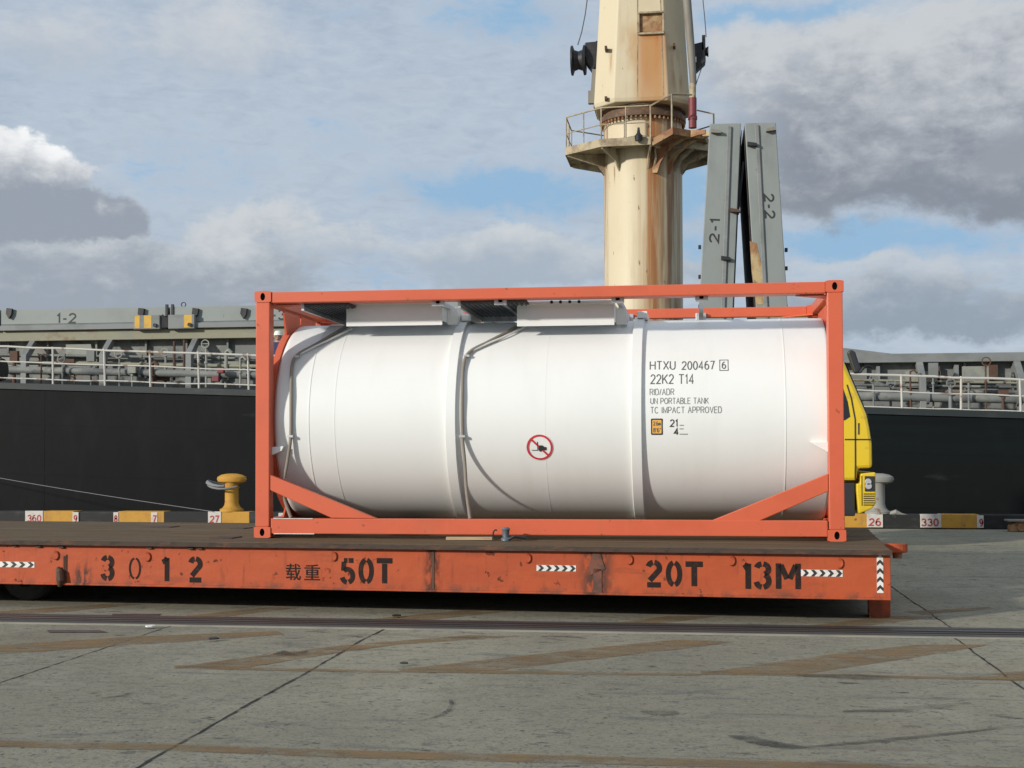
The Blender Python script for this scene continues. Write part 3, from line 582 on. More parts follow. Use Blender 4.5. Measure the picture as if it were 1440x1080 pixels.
CY = 19.4
def wz(px, py, Y=CY): return W(px, py, Y).z
def coaming(xl, xr, ztop, hbar, barmat, stays, slant, profile=None):
    """long hatch coaming: wall, top bar with overhang, flared stays"""
    mb = MB(); mb.box(xl, xr, CY+.35, CY+.5, sheer(xl)-1.0, ztop-hbar+.01)
    x = xl+.9
    while x < xr-.3:
        mb.box(x, x+.05, CY+.22, CY+.36, sheer(x)+.35, ztop-hbar); x += random.choice((.95, 1.1, 1.35))
    mb.box(xl, xl+.15, CY+.5, CY+15.5, 1.0, ztop-.02); mb.box(xr-.15, xr, CY+.5, CY+15.5, 1.0, ztop-.02); mb.box(xl, xr, CY+15.5, CY+15.7, 1.0, ztop-.02)
    o = mb.build('hatch_coaming', M['coam'], ship)
    mb = MB()
    if profile: mb.prism([(x, CY, z) for x, z in profile], (0, .55, 0))
    else: mb.box(xl, xr, CY, CY+.55, ztop-hbar, ztop)
    mb.build('coaming_bar', barmat, o, bevel=.01)
    for px, py in stays:
        x = W(px, py, CY).x; z1 = ztop-hbar; zk = z1-.40; zb = sheer(x)-.12
        mb = MB()
        mb.prism([(x-.07, CY+.02, z1+.02), (x-.07, CY+.28, z1+.02), (x-.07, CY-.28, zk-.1), (x-.07, CY-.28, zb), (x-.07, CY-.46, zb), (x-.07, CY-.46, zk)], (.15, 0, 0))
        mb.build('coaming_stay', M['shipgrey'], o, bevel=.008)
    return o
XL = -22.0; XM = W(700, 470, CY).x; XR0 = W(930, 490, CY).x
zL = wz(180, 463.5); hL = zL-wz(180, 477.5)
coaming(XL, XM, zL, hL, M['khaki'], [(45, 480), (154, 478), (274, 474), (390, 472), (505, 470), (-70, 482), (-185, 484)], 1)
zR = wz(1320, 496.5); hR = zR-wz(1320, 509)
xe = W(1255, 497, CY).x
coaming(XR0, 30, zR, hR, M['shipgrey'], [(1293, 509), (1430, 507), (1160, 511), (1020, 512), (1570, 505)], 1,
        [(XR0, zR-hR), (30, zR-hR), (30, zR), (xe, zR), (W(1190, 489.5, CY).x, wz(1190, 489.5)), (XR0, wz(1190, 489.5)+.25)])
# deck pipes and fittings along the coaming
def deck_pipe(pxs, pys, Y, r, m):
    mb = MB(); P = [W(x, y, Y) for x, y in zip(pxs, pys)]; mb.tube(P, r, 12)
    d = (P[-1]-P[0]); n = int(d.length/1.9)
    for i in range(1, n):
        c = P[0]+d*(i/n); mb.tube([c-d.normalized()*.03, c+d.normalized()*.03], r*1.5, 12)
    return mb.build('deck_pipe', m, ship)
deck_pipe((-120, 420), (517, 529), 19.0, .10, M['coam']); deck_pipe((-120, 420), (508, 516), 19.25, .05, M['khaki']); deck_pipe((-120, 420), (497, 505), 19.55, .035, M['coam'])
deck_pipe((1180, 1560), (557, 563), 19.0, .11, M['coam']); deck_pipe((1180, 1560), (541, 546), 19.3, .03, M['coam']); deck_pipe((1180, 1560), (534, 541), 19.5, .03, M['khaki'])
deck_pipe((1180, 1560), (549, 553), 19.4, .05, M['coam'])
for px, py, wd, h in ((245, 480, .04, 1.0), (259, 478, .04, .9), (92, 505, .5, .10), (225, 530, .5, .12)):
    p = W(px, py, 19.2); mb = MB(); mb.box(p.x-wd/2, p.x+wd/2, 19.17, 19.24, p.z-h, p.z); mb.build('deck_fitting', M['dcrust'], ship)
for px, py in ((310, 521), (303, 533)):
    p = W(px, py, 18.7); mb = MB(); mb.box(p.x-.08, p.x+.10, 18.65, 18.8, p.z-.07, p.z+.07); mb.build('deck_fitting', M['cred'], ship, bevel=.02)
for px, y0, y1, hw in ((30, 497, 518, .55), (112, 484, 503, .38), (327, 508, 520, .5)):
    p, q = W(px, y0, 19.6), W(px, y1, 19.6); mb = MB(); mb.prism([(p.x-hw, 19.6, p.z), (p.x+hw*.8, 19.6, p.z), (p.x+hw, 19.6, q.z), (p.x-hw, 19.6, q.z)], (0, .12, 0)); mb.build('coaming_doubler', M['coam2'], ship)
for px, y0, y1, hw in ((1345, 513, 541, .05), (1320, 515, 545, .03), (1397, 513, 530, .10), (1298, 522, 545, .4), (1235, 515, 534, .04), (1372, 515, 540, .3)):
    p, q = W(px, y0, 19.55), W(px, y1, 19.55); mb = MB(); mb.box(p.x-hw, p.x+hw, 19.55, 19.7, q.z, p.z); mb.build('coaming_doubler', M['coam2'] if hw > .2 else M['dcrust'] if px in (1397, 1320) else M['shipgrey'], ship)
rn = random.Random(5)
for px in (20, 58, 88, 105, 128, 168, 186, 214, 233, 290, 318, 338, 1228, 1252, 1280, 1312, 1336, 1362, 1386, 1410):
    Y = rn.uniform(18.7, 19.3); z0 = wz(px, 545 if px < 400 else 577, Y); x = W(px, 520, Y).x; h = rn.uniform(.35, 1.15); mb = MB()
    r = rn.choice((.022, .03, .045)); mb.tube([(x, Y, z0), (x, Y, z0+h)], r, 8); mb.tube([(x, Y, z0+h*.55), (x, Y, z0+h*.55+.05)], r*1.8, 8)
    k = rn.random()
    if k < .45: mb.lathe([(.085, -.012), (.11, -.012), (.11, .012), (.085, .012), (.085, -.012)], (x, Y-.08, z0+h), 'y', 14); mb.bar((x-.09, Y-.08, z0+h), (x+.09, Y-.08, z0+h), .02, .02); mb.bar((x, Y-.08, z0+h), (x, Y+.02, z0+h), .03, .03)
    elif k < .75: mb.tube([(x, Y, z0+h), (x, Y, z0+h+.09), (x+.08, Y-.02, z0+h+.13), (x+.16, Y-.02, z0+h+.05)], r*1.1, 8)
    else: mb.box(x-.10, x+.11, Y-.06, Y+.06, z0+h*.7, z0+h)
    mb.build('deck_valve', M[rn.choice(('coam', 'dcrust', 'coam2', 'shipgrey', 'dcrust'))], ship)
mb = MB(); p = W(-2, 520, 17.9); mb.lathe([(0, -.12), (.28, -.12), (.3, 0), (.28, .12), (0, .12)], p, 'x', 20); mb.build('hawse_roller', M['plastic'], ship)

# railing along the hull edge
RYY = HY+.05
def railing(rows, posts):
    ro = None
    mb = MB()
    for (x0, y0), (x1, y1), r in rows:
        P = [W(x0+(x1-x0)*i/14, y0+(y1-y0)*i/14+random.uniform(-.7, .7), RYY) for i in range(15)]; mb.tube(P, r, 7)
    ro = mb.build('railing', M['railw'], ship)
    for px, py in posts:
        p = W(px, py, RYY); zb = sheer(p.x)
        mb = MB(); mb.tube([(p.x+random.uniform(-.03, .03), RYY, p.z+.03), (p.x, RYY, zb)], .027, 7); mb.build('stanchion', M['railw'], ro)
railing([((-60, 485.5), (440, 502), .026), ((-60, 505.5), (440, 524), .018), ((-60, 530), (440, 544), .016)], [(-10, 487), (75, 489.5), (148, 492), (212, 494), (280, 496), (350, 498.5), (420, 501)])
railing([((1150, 524), (1530, 537.5), .028), ((1150, 547), (1530, 560), .018), ((1150, 570), (1530, 581.5), .016)], [(1185, 525), (1268, 528), (1351, 531), (1435, 534), (1515, 537)])

# ------------------------------------------------------------------ hatch covers
def hatch_cover(x0, x1, zb, zt, label, txt, tx, striped=None):
    h = thing('hatch_cover', label, 'hatch cover', ((x0+x1)/2, CY, zb), 0, 'steel hatch covers of the ship')
    mb = MB(); mb.box(x0, x1, CY-.02, CY+14.5, zb+.17, zt); mb.build('cover_panel', M['hatch'], h, bevel=.015)
    mb = MB(); mb.prism([(x0+.02, CY-.12, zb+.005), (x0+.02, CY+14.4, zb+.005), (x0+.02, CY+14.4, zb+.165), (x0+.02, CY-.05, zb+.165), (x0+.02, CY-.12, zb+.12)], (x1-x0-.04, 0, 0)); mb.build('skirt_flange', M['shipgrey'], h, bevel=.008)
    if txt:
        mb = MB(); a, b = tx; hh = .28; zc = (zt+zb)/2+.03
        put_sans(mb, txt, lambda u, v: (a+u, CY-.0225, zc-hh/2+v), b-a, hh, .045); mb.build('lettering', M['black'], h)
    return h
def hx(px, py=450): return W(px, py, CY).x
zb1, zt1 = zL+.004, wz(180, 432.5)
xs = hx(238)
c1 = hatch_cover(hx(2), xs-.03, zb1, zt1, 'grey green hatch cover marked 1-2 left of the striped hinge plates', '1-2', (hx(80), hx(108)))
c2 = hatch_cover(xs+.03, XM-.3, zb1, zt1, 'grey hatch cover marked with a 3, partly behind the container post', '1-3', (hx(373), hx(402.5)))
c3 = hatch_cover(XL, hx(2)-.05, zb1, zt1, 'blank grey hatch cover cut by the left edge of the photo', None, None)
def hinge_plate(c, px0, px1, yel):
    z0, z1 = wz(215, 464), wz(215, 443)
    x0, x1 = hx(px0), hx(px1)
    mb = MB(); mb.box(x0, x1, CY-.20, CY-.03, z0, z1-.02); o = mb.build('hinge_plate', M['shipgrey'], c, bevel=.02)
    for a, b in yel:
        mb = MB(); mb.box(hx(a), hx(b), CY-.206, CY-.12, z0+.03, z1-.03); mb.build('warning_stripe', M['hyel'], o)
    mb = MB(); mb.lathe([(0, 0), (.05, 0), (.05, .06), (0, .06)], (x1-.12, CY-.25, z0+.1), 'y', 12); mb.build('hinge_pin', M['machine'], o)
hinge_plate(c1, 192, 229, [(194, 201), (207, 217.5)]); hinge_plate(c2, 240.5, 277.5, [(263, 274)])
for c, px in ((c1, 15), (c1, 200), (c2, 276), (c2, 344)):
    x = hx(px); z = wz(px, 440)
    mb = MB(); mb.prism([(x-.06, CY-.03, z+.12), (x+.09, CY-.03, z+.10), (x+.07, CY-.03, z-.05), (x, CY-.03, z-.16), (x-.08, CY-.03, z-.03)], (0, -.08, 0)); mb.build('lifting_lug', M['machine'], c)
mb = MB(); mb.prism([(xs-.14, CY-.16, zb1+.02), (xs+.10, CY-.16, zb1+.02), (xs+.05, CY-.16, zb1+.33), (xs-.02, CY-.16, zb1+.27), (xs-.14, CY-.16, zb1+.36)], (0, .1, 0)); mb.build('rubber_seal', M['rubber'], c1)
for c, px in ((c1, 235), (c2, 243)):
    x = hx(px); mb = MB(); mb.box(x-.03, x+.03, CY-.05, CY+.02, zt1-.3, zt1+.06); mb.build('end_stop', M['machine'], c)
mb = MB(); x = hx(256); mb.lathe([(.05, -.012), (.07, -.012), (.07, .012), (.05, .012), (.05, -.012)], (x, CY+.1, zt1+.06), 'y', 14); mb.build('lifting_ring', M['machine'], c2)

# two covers folded upright behind the container
def up_cover(tl, tr, br, bl, label, txt, tc, ccw, ridge):
    """upright panel: its end edge faces the quay, the panel runs 12 m across the ship"""
    Y = CY+.2; D = 5.0
    P = [W(*q, Y) for q in (tl, tr, br, bl)]
    base = (P[2]+P[3])/2
    h = thing('hatch_cover', label, 'hatch cover', base, 0, 'steel hatch covers of the ship')
    mb = MB(); mb.prism(P, (0, D, 0)); mb.build('cover_panel', M['hatchrust'], h, bevel=.02)
    mb = MB(); a, b = W(*ridge[0], Y), W(*ridge[1], Y); mb.bar(a+Vector((0, -.02, 0)), b+Vector((0, -.02, 0)), .10, .06, (0, 1, 0)); mb.build('edge_ridge', M['shipgrey'], h, bevel=.015)
    c = W(*tc, Y); up = (P[0]-P[3]).normalized(); rt = Vector((up.z, 0, -up.x))
    mb = MB(); L, hh = tc_len
    if ccw: fn = lambda u, v: c+Vector((0, -.006, 0))+up*(u-L/2)-rt*(v-hh/2)
    else: fn = lambda u, v: c+Vector((0, -.006, 0))-up*(u-L/2)+rt*(v-hh/2)
    put_sans(mb, txt, fn, L, hh, .042)
    mb.build('lettering', M['black'], h)
    return h, up, rt, Y
tc_len = (.62, .26)
u1, up1, rt1, UY = up_cover((998, 174), (1042, 173), (1028, 500), (979, 500), 'upright folded hatch cover marked 2-1 beside the cream crane', '2-1', (1005, 324), True, ((1026, 178), (1015, 480)))
u2, up2, rt2, UY = up_cover((1047, 173), (1091, 172), (1112, 500), (1067, 500), 'upright folded hatch cover marked 2-2, right of its pair', '2-2', (1082, 290), False, ((1064, 176), (1079, 480)))
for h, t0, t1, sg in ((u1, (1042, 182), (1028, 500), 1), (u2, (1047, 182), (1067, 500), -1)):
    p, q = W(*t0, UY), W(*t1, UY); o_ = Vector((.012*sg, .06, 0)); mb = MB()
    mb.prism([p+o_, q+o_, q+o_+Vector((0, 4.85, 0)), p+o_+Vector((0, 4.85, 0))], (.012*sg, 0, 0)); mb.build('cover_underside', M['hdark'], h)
for h, (px, py), m, s in ((u1, (1007, 186), 'cgrey', 1), (u2, (1084, 183), 'cgrey', -1), (u2, (1058, 204), 'machine', 1), (u1, (1021, 364), 'machine', 1), (u1, (1034, 297), 'dcrust', 1)):
    p = W(px, py, UY); mb = MB()
    mb.prism([(p.x-.12*s, UY-.14, p.z-.03), (p.x+.12*s, UY-.14, p.z-.05), (p.x+.10*s, UY-.14, p.z+.02), (p.x-.12*s, UY-.14, p.z+.06)], (0, .16, 0)); mb.build('lifting_lug', M[m], h)
for h, px, ys in ((u1, 982, (346, 388, 430)), (u2, 1104, (350, 376, 430))):
    for y in ys:
        p = W(px, y, UY); mb = MB(); mb.box(p.x+.0, p.x+.07, UY+.1, UY+.2, p.z-.05, p.z+.04); mb.build('edge_cleat', M['machine'], h)
p = W(1058, 365, UY); mb = MB()
mb.prism([(p.x-.06, UY-.004, p.z+.45), (p.x+.10, UY-.004, p.z+.40), (p.x+.16, UY-.004, p.z+.1), (p.x+.24, UY-.004, p.z-.2), (p.x+.25, UY-.004, p.z-1.1), (p.x+.08, UY-.004, p.z-1.1), (p.x-.02, UY-.004, p.z-.3)], (0, -.004, 0)); mb.build('rust_patch', M['carm'], u2)
mb = MB(); p, q = W(1046, 225, UY), W(1038, 300, UY); mb.bar(p+Vector((0, .2, 0)), q+Vector((0, .2, 0)), .05, .05); mb.build('lock_rod', M['machine'], u1)

# ------------------------------------------------------------------ deck crane
CRY = 27.0
cb = W(905, 400, CRY); S = (cb-CAM).dot(cf)/FL            # metres per photo pixel at the crane
def cz(py): return W(905, py, CRY).z
def cxx(px): return W(px, 300, CRY).x
cx0 = cb.x
crn = thing('deck_crane', 'tall cream deck crane with rust streaks and railed platform behind the container', 'crane', (cx0, CRY, 2.0))
zp = W(885, 198.5, CRY-1.78).z; zf = zp
rP = 55*S
mb = MB(); mb.lathe([(rP*1.25, 2.0), (rP*1.02, 3.2), (rP, 3.3), (rP, zf-.6), (rP, zf-.02)], (cx0, CRY, 0), 'z', 56)
mb.build('pedestal', M['crane'], crn)
zs = W(905, 154, CRY-1.35).z; rS = 55*S
mb = MB(); mb.lathe([(rS, zf), (rS, zs-.25), (rS*1.0, zs-.05)], (cx0, CRY, 0), 'z', 56); mb.build('pedestal_collar', M['crane'], crn)
mb = MB(); mb.lathe([(rS*.98, zs-.16), (rS*1.10, zs-.12), (rS*1.10, zs+.02), (rS*1.02, zs+.05), (rS*1.02, zs+.14), (rS*1.1, zs+.17), (rS*1.1, zs+.22), (rS*.9, zs+.22)], (cx0, CRY, 0), 'z', 64); sr = mb.build('slewing_ring', M['cring'], crn)
for k in range(56):
    a = 2*math.pi*k/56; c = (cx0+rS*1.055*math.cos(a), CRY+rS*1.055*math.sin(a)); mb = MB(); mb.lathe([(0, zs-.22), (.035, zs-.22), (.035, zs-.11), (0, zs-.11)], (c[0], c[1], 0), 'z', 6); mb.build('ring_bolt', M['crust'], sr)
# house: chamfered square tapering upward
def house_ring(z, half, ch):
    a = half; b = half-ch
    return [(cx0+x, CRY+y, z) for x, y in ((-b, -a), (b, -a), (a, -b), (a, b), (b, a), (-b, a), (-a, b), (-a, -b))]
h0, c0 = 66*S, 29*S; zb_, zt_ = W(905, 141, CRY-66*S).z, 18.2; h1 = h0-(zt_-zb_)*.055
mb = MB()
rings = [[mb.bm.verts.new(p) for p in house_ring(z, a, c)] for z, a, c in ((zs+.2, rS*.98, rS*.30), (zb_-.02, h0*.985, c0), (zb_+.1, h0, c0), (zt_, h1, c0*.9))]
for a, b in zip(rings, rings[1:]):
    for i in range(8): mb.bm.faces.new((a[i], a[(i+1) % 8], b[(i+1) % 8], b[i]))
mb.bm.faces.new(rings[0][::-1]); mb.bm.faces.new(rings[-1])
# plating seams on the front face
def hfront(px, z):
    k = (z-zb_)/(zt_-zb_); half = h0+(h1-h0)*k
    return Vector((cx0+(px-905)*S*(half/h0), CRY-half, z))
house = mb.build('crane_house', M['chouse'], crn, bevel=.03)
mb = MB()
for px in (900.5, 936):
    mb.bar(hfront(px, zb_+.12)-Vector((0, .004, 0)), hfront(px, zt_-.05)-Vector((0, .004, 0)), .025, .02, (0, 1, 0))
mb.build('plate_seam', M['cdirty'], house)
mb = MB(); mb.box(cxx(838), cxx(971), CRY-h0*.55, CRY+h0*.55, zb_+.02, zb_+.07); mb.build('skirt_strip', M['crust'], house)
# recessed opening in the front face, framed
z0, z1 = W(919, 46, CRY-h0+.1).z, W(919, 20, CRY-h0+.1).z
fy = hfront(919, (z0+z1)/2).y
mb = MB()
xa, xb = cxx(903.5), cxx(934.5)
mb.box(xa-.05, xb+.05, fy-.11, fy+.02, z0-.06, z0); mb.box(xa-.05, xb+.05, fy-.15, fy+.02, z1, z1+.06); mb.box(xa-.06, xa, fy-.12, fy+.02, z0, z1); mb.box(xb, xb+.06, fy-.12, fy+.02, z0, z1)
fr = mb.build('opening_frame', M['cdirty'], house, bevel=.01)
mb = MB(); mb.box(xa, xb, fy-.03, fy+.02, z0, z1); mb.build('opening_back', M['crust'], fr)
for px, py in ((852, 67), (948, 63), (852, 138), (882, 134), (922, 133)):
    p = W(px, py, fy-.05); mb = MB(); mb.box(p.x-.035, p.x+.035, p.y-.03, CRY-h0*.7, p.z-.05, p.z+.05); mb.build('pad_eye', M['dcrust'], house)
# platform
PO = [(-2.28, -.75), (-1.15, -1.72), (.30, -1.80), (.42, -1.28), (1.55, -1.05), (2.15, -.5), (2.15, .9), (1.3, 1.9), (-1.2, 1.9), (-2.28, .95)]
mb = MB()
n = len(PO); zt0, zb0 = zp+.06, zp-.06
inn = [(rP*1.0*math.cos(math.atan2(y, x)), rP*1.0*math.sin(math.atan2(y, x))) for x, y in PO]
for i in range(n):
    j = (i+1) % n
    o0, o1, a0, a1 = PO[i], PO[j], inn[i], inn[j]
    def v3(p, z): return (cx0+p[0], CRY+p[1], z)
    mb.face([v3(o0, zt0), v3(o1, zt0), v3(a1, zt0), v3(a0, zt0)]); mb.face([v3(o0, zb0), v3(a0, zb0), v3(a1, zb0), v3(o1, zb0)])
    mb.face([v3(o0, zb0-.06), v3(o1, zb0-.06), v3(o1, zt0+.05), v3(o0, zt0+.05)]); mb.face([v3(a0, zb0), v3(a0, zt0), v3(a1, zt0), v3(a1, zb0)])
plat = mb.build('platform', M['cdirty'], crn)
for k, (x, y) in enumerate(PO):
    a = math.atan2(y, x); r0 = rP*.97; r1 = math.hypot(x, y)*.97; c, s_ = math.cos(a), math.sin(a); t_ = Vector((-s_, c, 0))*.025
    mb = MB(); P = [(r0, zp-.06), (r1, zp-.065), (r1, zp-.16), (r0+.25, zp-.42), (r0, zp-.75)]
    mb.prism([Vector((cx0+c*r, CRY+s_*r, z))-t_ for r, z in P], t_*2); mb.build('platform_bracket', M['cdirty'], plat)
mb = MB(); PT = [(cx0+x*.985, CRY+y*.985) for x, y in PO]
order = [5, 6, 7, 8, 9, 0, 1, 2]
HR = 1.02
for dz, r in ((HR, .022), (HR*.52, .016)):
    mb.tube([(PT[i][0], PT[i][1], zp+dz) for i in order], r, 6)
gr = mb.build('guard_rail', M['cdirty'], plat)
for i in order+[(9, 0), (0, 1), (1, 2)]:
    p = PT[i] if isinstance(i, int) else ((PT[i[0]][0]+PT[i[1]][0])/2, (PT[i[0]][1]+PT[i[1]][1])/2)
    mb = MB(); mb.tube([(p[0], p[1], zp), (p[0], p[1], zp+HR)], .022, 6); mb.build('guard_post', M['cdirty'], gr)
# raised boom-foot bracket on the right, rusty, on a curved arm
zr_ = W(950, 181, CRY-1.9).z
A = W(917, 195, CRY-2.0); B = W(946, 182, CRY-2.1); Cc = W(992, 181, CRY-1.3)
mb = MB(); mb.prism([(A.x, CRY-1.9, zp+.02), (B.x, CRY-2.1, zr_), (Cc.x, CRY-1.3, zr_), (cx0+2.0, CRY-.1, zr_), (cx0+.9, CRY-.6, zr_)], (0, 0, -.20)); lp = mb.build('step_plate', M['crust'], plat)
arcp = [W(x, y, CRY-1.14-.72*max(0, min(1, (x-918)/74))) for x, y in ((924, 243), (929, 228), (937, 215), (949, 204), (965, 195), (983, 189.5), (992, 188), (992, 182), (955, 183), (930, 192), (919, 199), (916, 214), (917, 243))]
for off in (Vector((0, 0, 0)), Vector((.35, .28, .02))):
    mb = MB(); mb.prism([p+off for p in arcp], (.02, .07, 0)); mb.build('curved_arm', M['carm'], lp, bevel=.01)
mb = MB()
sp = [W(915, 197, CRY-1.95), W(945, 181, CRY-2.0), W(973, 181, CRY-1.5), W(990, 181, CRY-1.2)]
tp = [p+Vector((0, 0, HR*.97)) for p in sp]
mb.tube(tp[:3], .026, 6); mb.tube([W(980, 155, CRY-.2), W(1003, 160, CRY-.2)], .022, 6)
for p, q in zip(sp[:2], tp[:2]): mb.tube([p, q], .03, 6)
p = W(1003, 160, CRY-.2); mb.tube([p, p-Vector((0, 0, .6))], .02, 6)
mb.build('side_rail', M['cdirty'], lp)
# long pipe and red pipe at the right
mb = MB(); mb.tube([W(958, -90, CRY-1.1), W(966, 0, CRY-1.1), W(971, 60, CRY-1.1), W(975, 118, CRY-1.1)], [.13, .125, .115, .10], 14); mb.build('boom_post', M['cgrey'], crn)
mb = MB(); mb.tube([W(974, 118, CRY-1.1), W(974, 141, CRY-1.1)], .10, 12); mb.build('post_foot', M['cdirty'], crn)
mb = MB(); mb.tube([W(974, 138, CRY-1.1), W(974, 180, CRY-1.1)], .12, 12); p = W(974, 166, CRY-1.1); mb.tube([p+Vector((0, 0, .05)), p-Vector((0, 0, .05))], .14, 12); mb.build('red_pipe', M['cred'], crn)
# winches either side
def winch(px, py, s):
    Y = CRY-.3; p = W(px, py, Y)
    mb = MB(); x = lambda u: p.x+s*u
    mb.prism([(x(-.36), Y, p.z+.48), (x(.0), Y, p.z+.50), (x(.02), Y, p.z-.1), (x(-.16), Y, p.z-.48), (x(-.36), Y, p.z-.30)], (0, .5, 0)); mb.box(min(x(-.55), x(-.3)), max(x(-.55), x(-.3)), Y+.05, Y+.4, p.z-.28, p.z+.15)
    b = mb.build('winch_bracket', M['machine'], crn, bevel=.02)
    return p, Y, b
p, Y, b = winch(838, 80, -1)
p = W(830, 80, Y)
mb = MB(); mb.prism([(p.x-.16, Y-.05, p.z+.44), (p.x+.22, Y-.05, p.z+.46), (p.x+.24, Y-.05, p.z-.2), (p.x+.08, Y-.05, p.z-.46), (p.x-.12, Y-.05, p.z-.2), (p.x-.20, Y-.05, p.z+.1)], (0, .5, 0)); mb.build('gear_case', M['machine'], b, bevel=.04)
q = W(813, 83, Y)
mb = MB(); mb.lathe([(0, -.22), (.44, -.22), (.45, -.17), (.31, -.12), (.27, 0), (.31, .12), (.45, .16), (.44, .22), (0, .22)], (q.x, Y+.15, q.z), 'x', 32); mb.tube([(q.x, Y+.15, q.z), (p.x, Y+.15, q.z)], .09, 10); mb.build('winch_drum', M['machine'], b)
mb = MB(); a, c = W(836, 98, Y), W(833, 146, Y); mb.bar(a, c, .13, .13); mb.box(c.x-.12, c.x+.08, Y-.1, Y+.1, c.z, c.z+.38); mb.build('hanging_block', M['cgrey'], b)
p = W(982, 80, Y); mb = MB()
mb.prism([(p.x-.14, Y, p.z+.40), (p.x+.16, Y, p.z+.46), (p.x+.22, Y, p.z-.05), (p.x+.20, Y, p.z-.16), (p.x-.08, Y, p.z-.42), (p.x-.16, Y, p.z-.38)], (0, .4, 0))
b2 = mb.build('winch_bracket', M['machine'], crn, bevel=.02)
mb = MB(); q = W(993, 70, Y); mb.lathe([(0, -.07), (.16, -.07), (.12, 0), (.16, .07), (0, .07)], (q.x, Y+.2, q.z), 'x', 20); mb.box(q.x-.12, q.x-.02, Y, Y+.2, q.z, q.z+.45); mb.build('rope_sheave', M['machine'], b2)
mb = MB(); q = W(977, 84, Y); mb.box(q.x-.05, q.x+.05, Y-.03, Y+.0, q.z-.08, q.z+.08); mb.build('signal_plate', M['white'], b2)
mb = MB()
mb.tube([W(812, 62, Y)+Vector((0, .1, 0)), W(818, 45, Y), W(823, 20, Y), W(827, -10, Y), W(834, -80, Y)], .018, 6); mb.tube([W(993, 52, Y), W(991, 25, Y), W(988, -5, Y), W(982, -80, Y)], .014, 6); mb.tube([W(988, 92, Y), W(980, 115, Y), W(976, 128, Y)], .012, 6)
mb.build('hoist_cable', M['cable'], crn)
mb = MB(); p = W(898, 193, CRY-1.9); mb.lathe([(0, 0), (.10, 0), (.12, .14), (.05, .22), (.03, .38), (0, .38)], (p.x, p.y, p.z-.1), 'z', 12); mb.build('flood_lamp', M['machine'], plat)

# ------------------------------------------------------------------ tank container
D = .70; L, H, Wd = 6.058, 2.591, 2.438
tk = thing('tank_container', 'white cylindrical tank in an orange steel frame standing on the red trailer', 'tank container', (L/2, Wd/2, D))
def casting(xc, yc, zc, sx, sy):
    """corner casting with an oval aperture in its outer long face"""
    hx_, hy, hz = .089, .081, .059
    mb = MB(); N = 24; yf = yc+sy*hy
    def rect(k):
        a = 2*math.pi*k/N; c, s = math.cos(a), math.sin(a); m = max(abs(c)/hx_, abs(s)/hz); return c/m, s/m
    outer = [mb.bm.verts.new((xc+rect(k)[0], yf, zc+rect(k)[1])) for k in range(N)]
    oval = lambda k: (.026*math.cos(2*math.pi*k/N), .040*math.sin(2*math.pi*k/N))
    hole = [mb.bm.verts.new((xc+oval(k)[0], yf, zc+oval(k)[1])) for k in range(N)]
    deep = [mb.bm.verts.new((xc+oval(k)[0], yf-sy*.05, zc+oval(k)[1])) for k in range(N)]
    back = [mb.bm.verts.new((xc+rect(k)[0], yc-sy*hy, zc+rect(k)[1])) for k in range(N)]
    for k in range(N):
        j = (k+1) % N
        mb.bm.faces.new((outer[k], outer[j], hole[j], hole[k])); f = mb.bm.faces.new((hole[k], hole[j], deep[j], deep[k])); f.material_index = 1
        mb.bm.faces.new((outer[k], back[k], back[j], outer[j]))
    f = mb.bm.faces.new(deep); f.material_index = 1; mb.bm.faces.new(back)
    return mb.build('corner_casting', [M['orange'], M['dark']], tk)
for xc in (.089, L-.089):
    for yc, sy in ((.081, -1), (Wd-.081, 1)):
        for zc in (D+.059, D+H-.059):
            casting(xc, yc, zc, 0, sy)
for xa in (.012, L-.162):
    for ya in (.006, Wd-.156):
        mb = MB(); mb.box(xa, xa+.15, ya, ya+.15, D+.118, D+H-.118); mb.build('corner_post', M['orange'], tk, bevel=.008)
for ya, yw in ((.012, .23), (Wd-.112, .10)):
    mb = MB(); mb.box(.178, L-.178, ya, ya+yw, D+H-.125, D+H-.012); mb.build('top_side_rail', M['orange'], tk, bevel=.008)
    mb = MB(); mb.box(.178, L-.178, ya, ya+.11, D+.045, D+.205); mb.build('bottom_side_rail', M['orange'], tk, bevel=.008)
for xa in (.02, L-.14):
    mb = MB(); mb.box(xa, xa+.12, .162, Wd-.162, D+H-.125, D+H-.01); mb.build('top_end_rail', M['orange'], tk, bevel=.008)
    mb = MB(); mb.box(xa, xa+.12, .162, Wd-.162, D+.02, D+.19); mb.build('bottom_end_rail', M['orange'], tk, bevel=.008)
for y0 in (.02, Wd-.10):
    for pts in ([(372, 664.5), (372, 686), (466, 728.5), (530, 729.5)], [(1165, 666), (1165, 691), (1067, 733), (1000, 732.5)]):
        P = [W(x, y, .02) for x, y in pts]
        mb = MB(); mb.prism([(p.x, y0, max(p.z, D+.19)) for p in P], (0, .08, 0)); mb.build('diagonal_brace', M['orange'], tk, bevel=.008)
for z0_, z1_, xe_ in ((D+.199, D+.206, 440), (D+.042, D+.049, 442)):
    xa, xb = W(385, 738, .01).x, W(xe_, 738, .01).x; mb = MB(); mb.box(xa, xb, .004, .012, z0_, z1_); mb.build('edge_tape', M['white'], tk)
TC = (Wd/2, D+1.238); TR = 1.09
X0, X1 = .225, L-.13; DL, DR = .13, .025
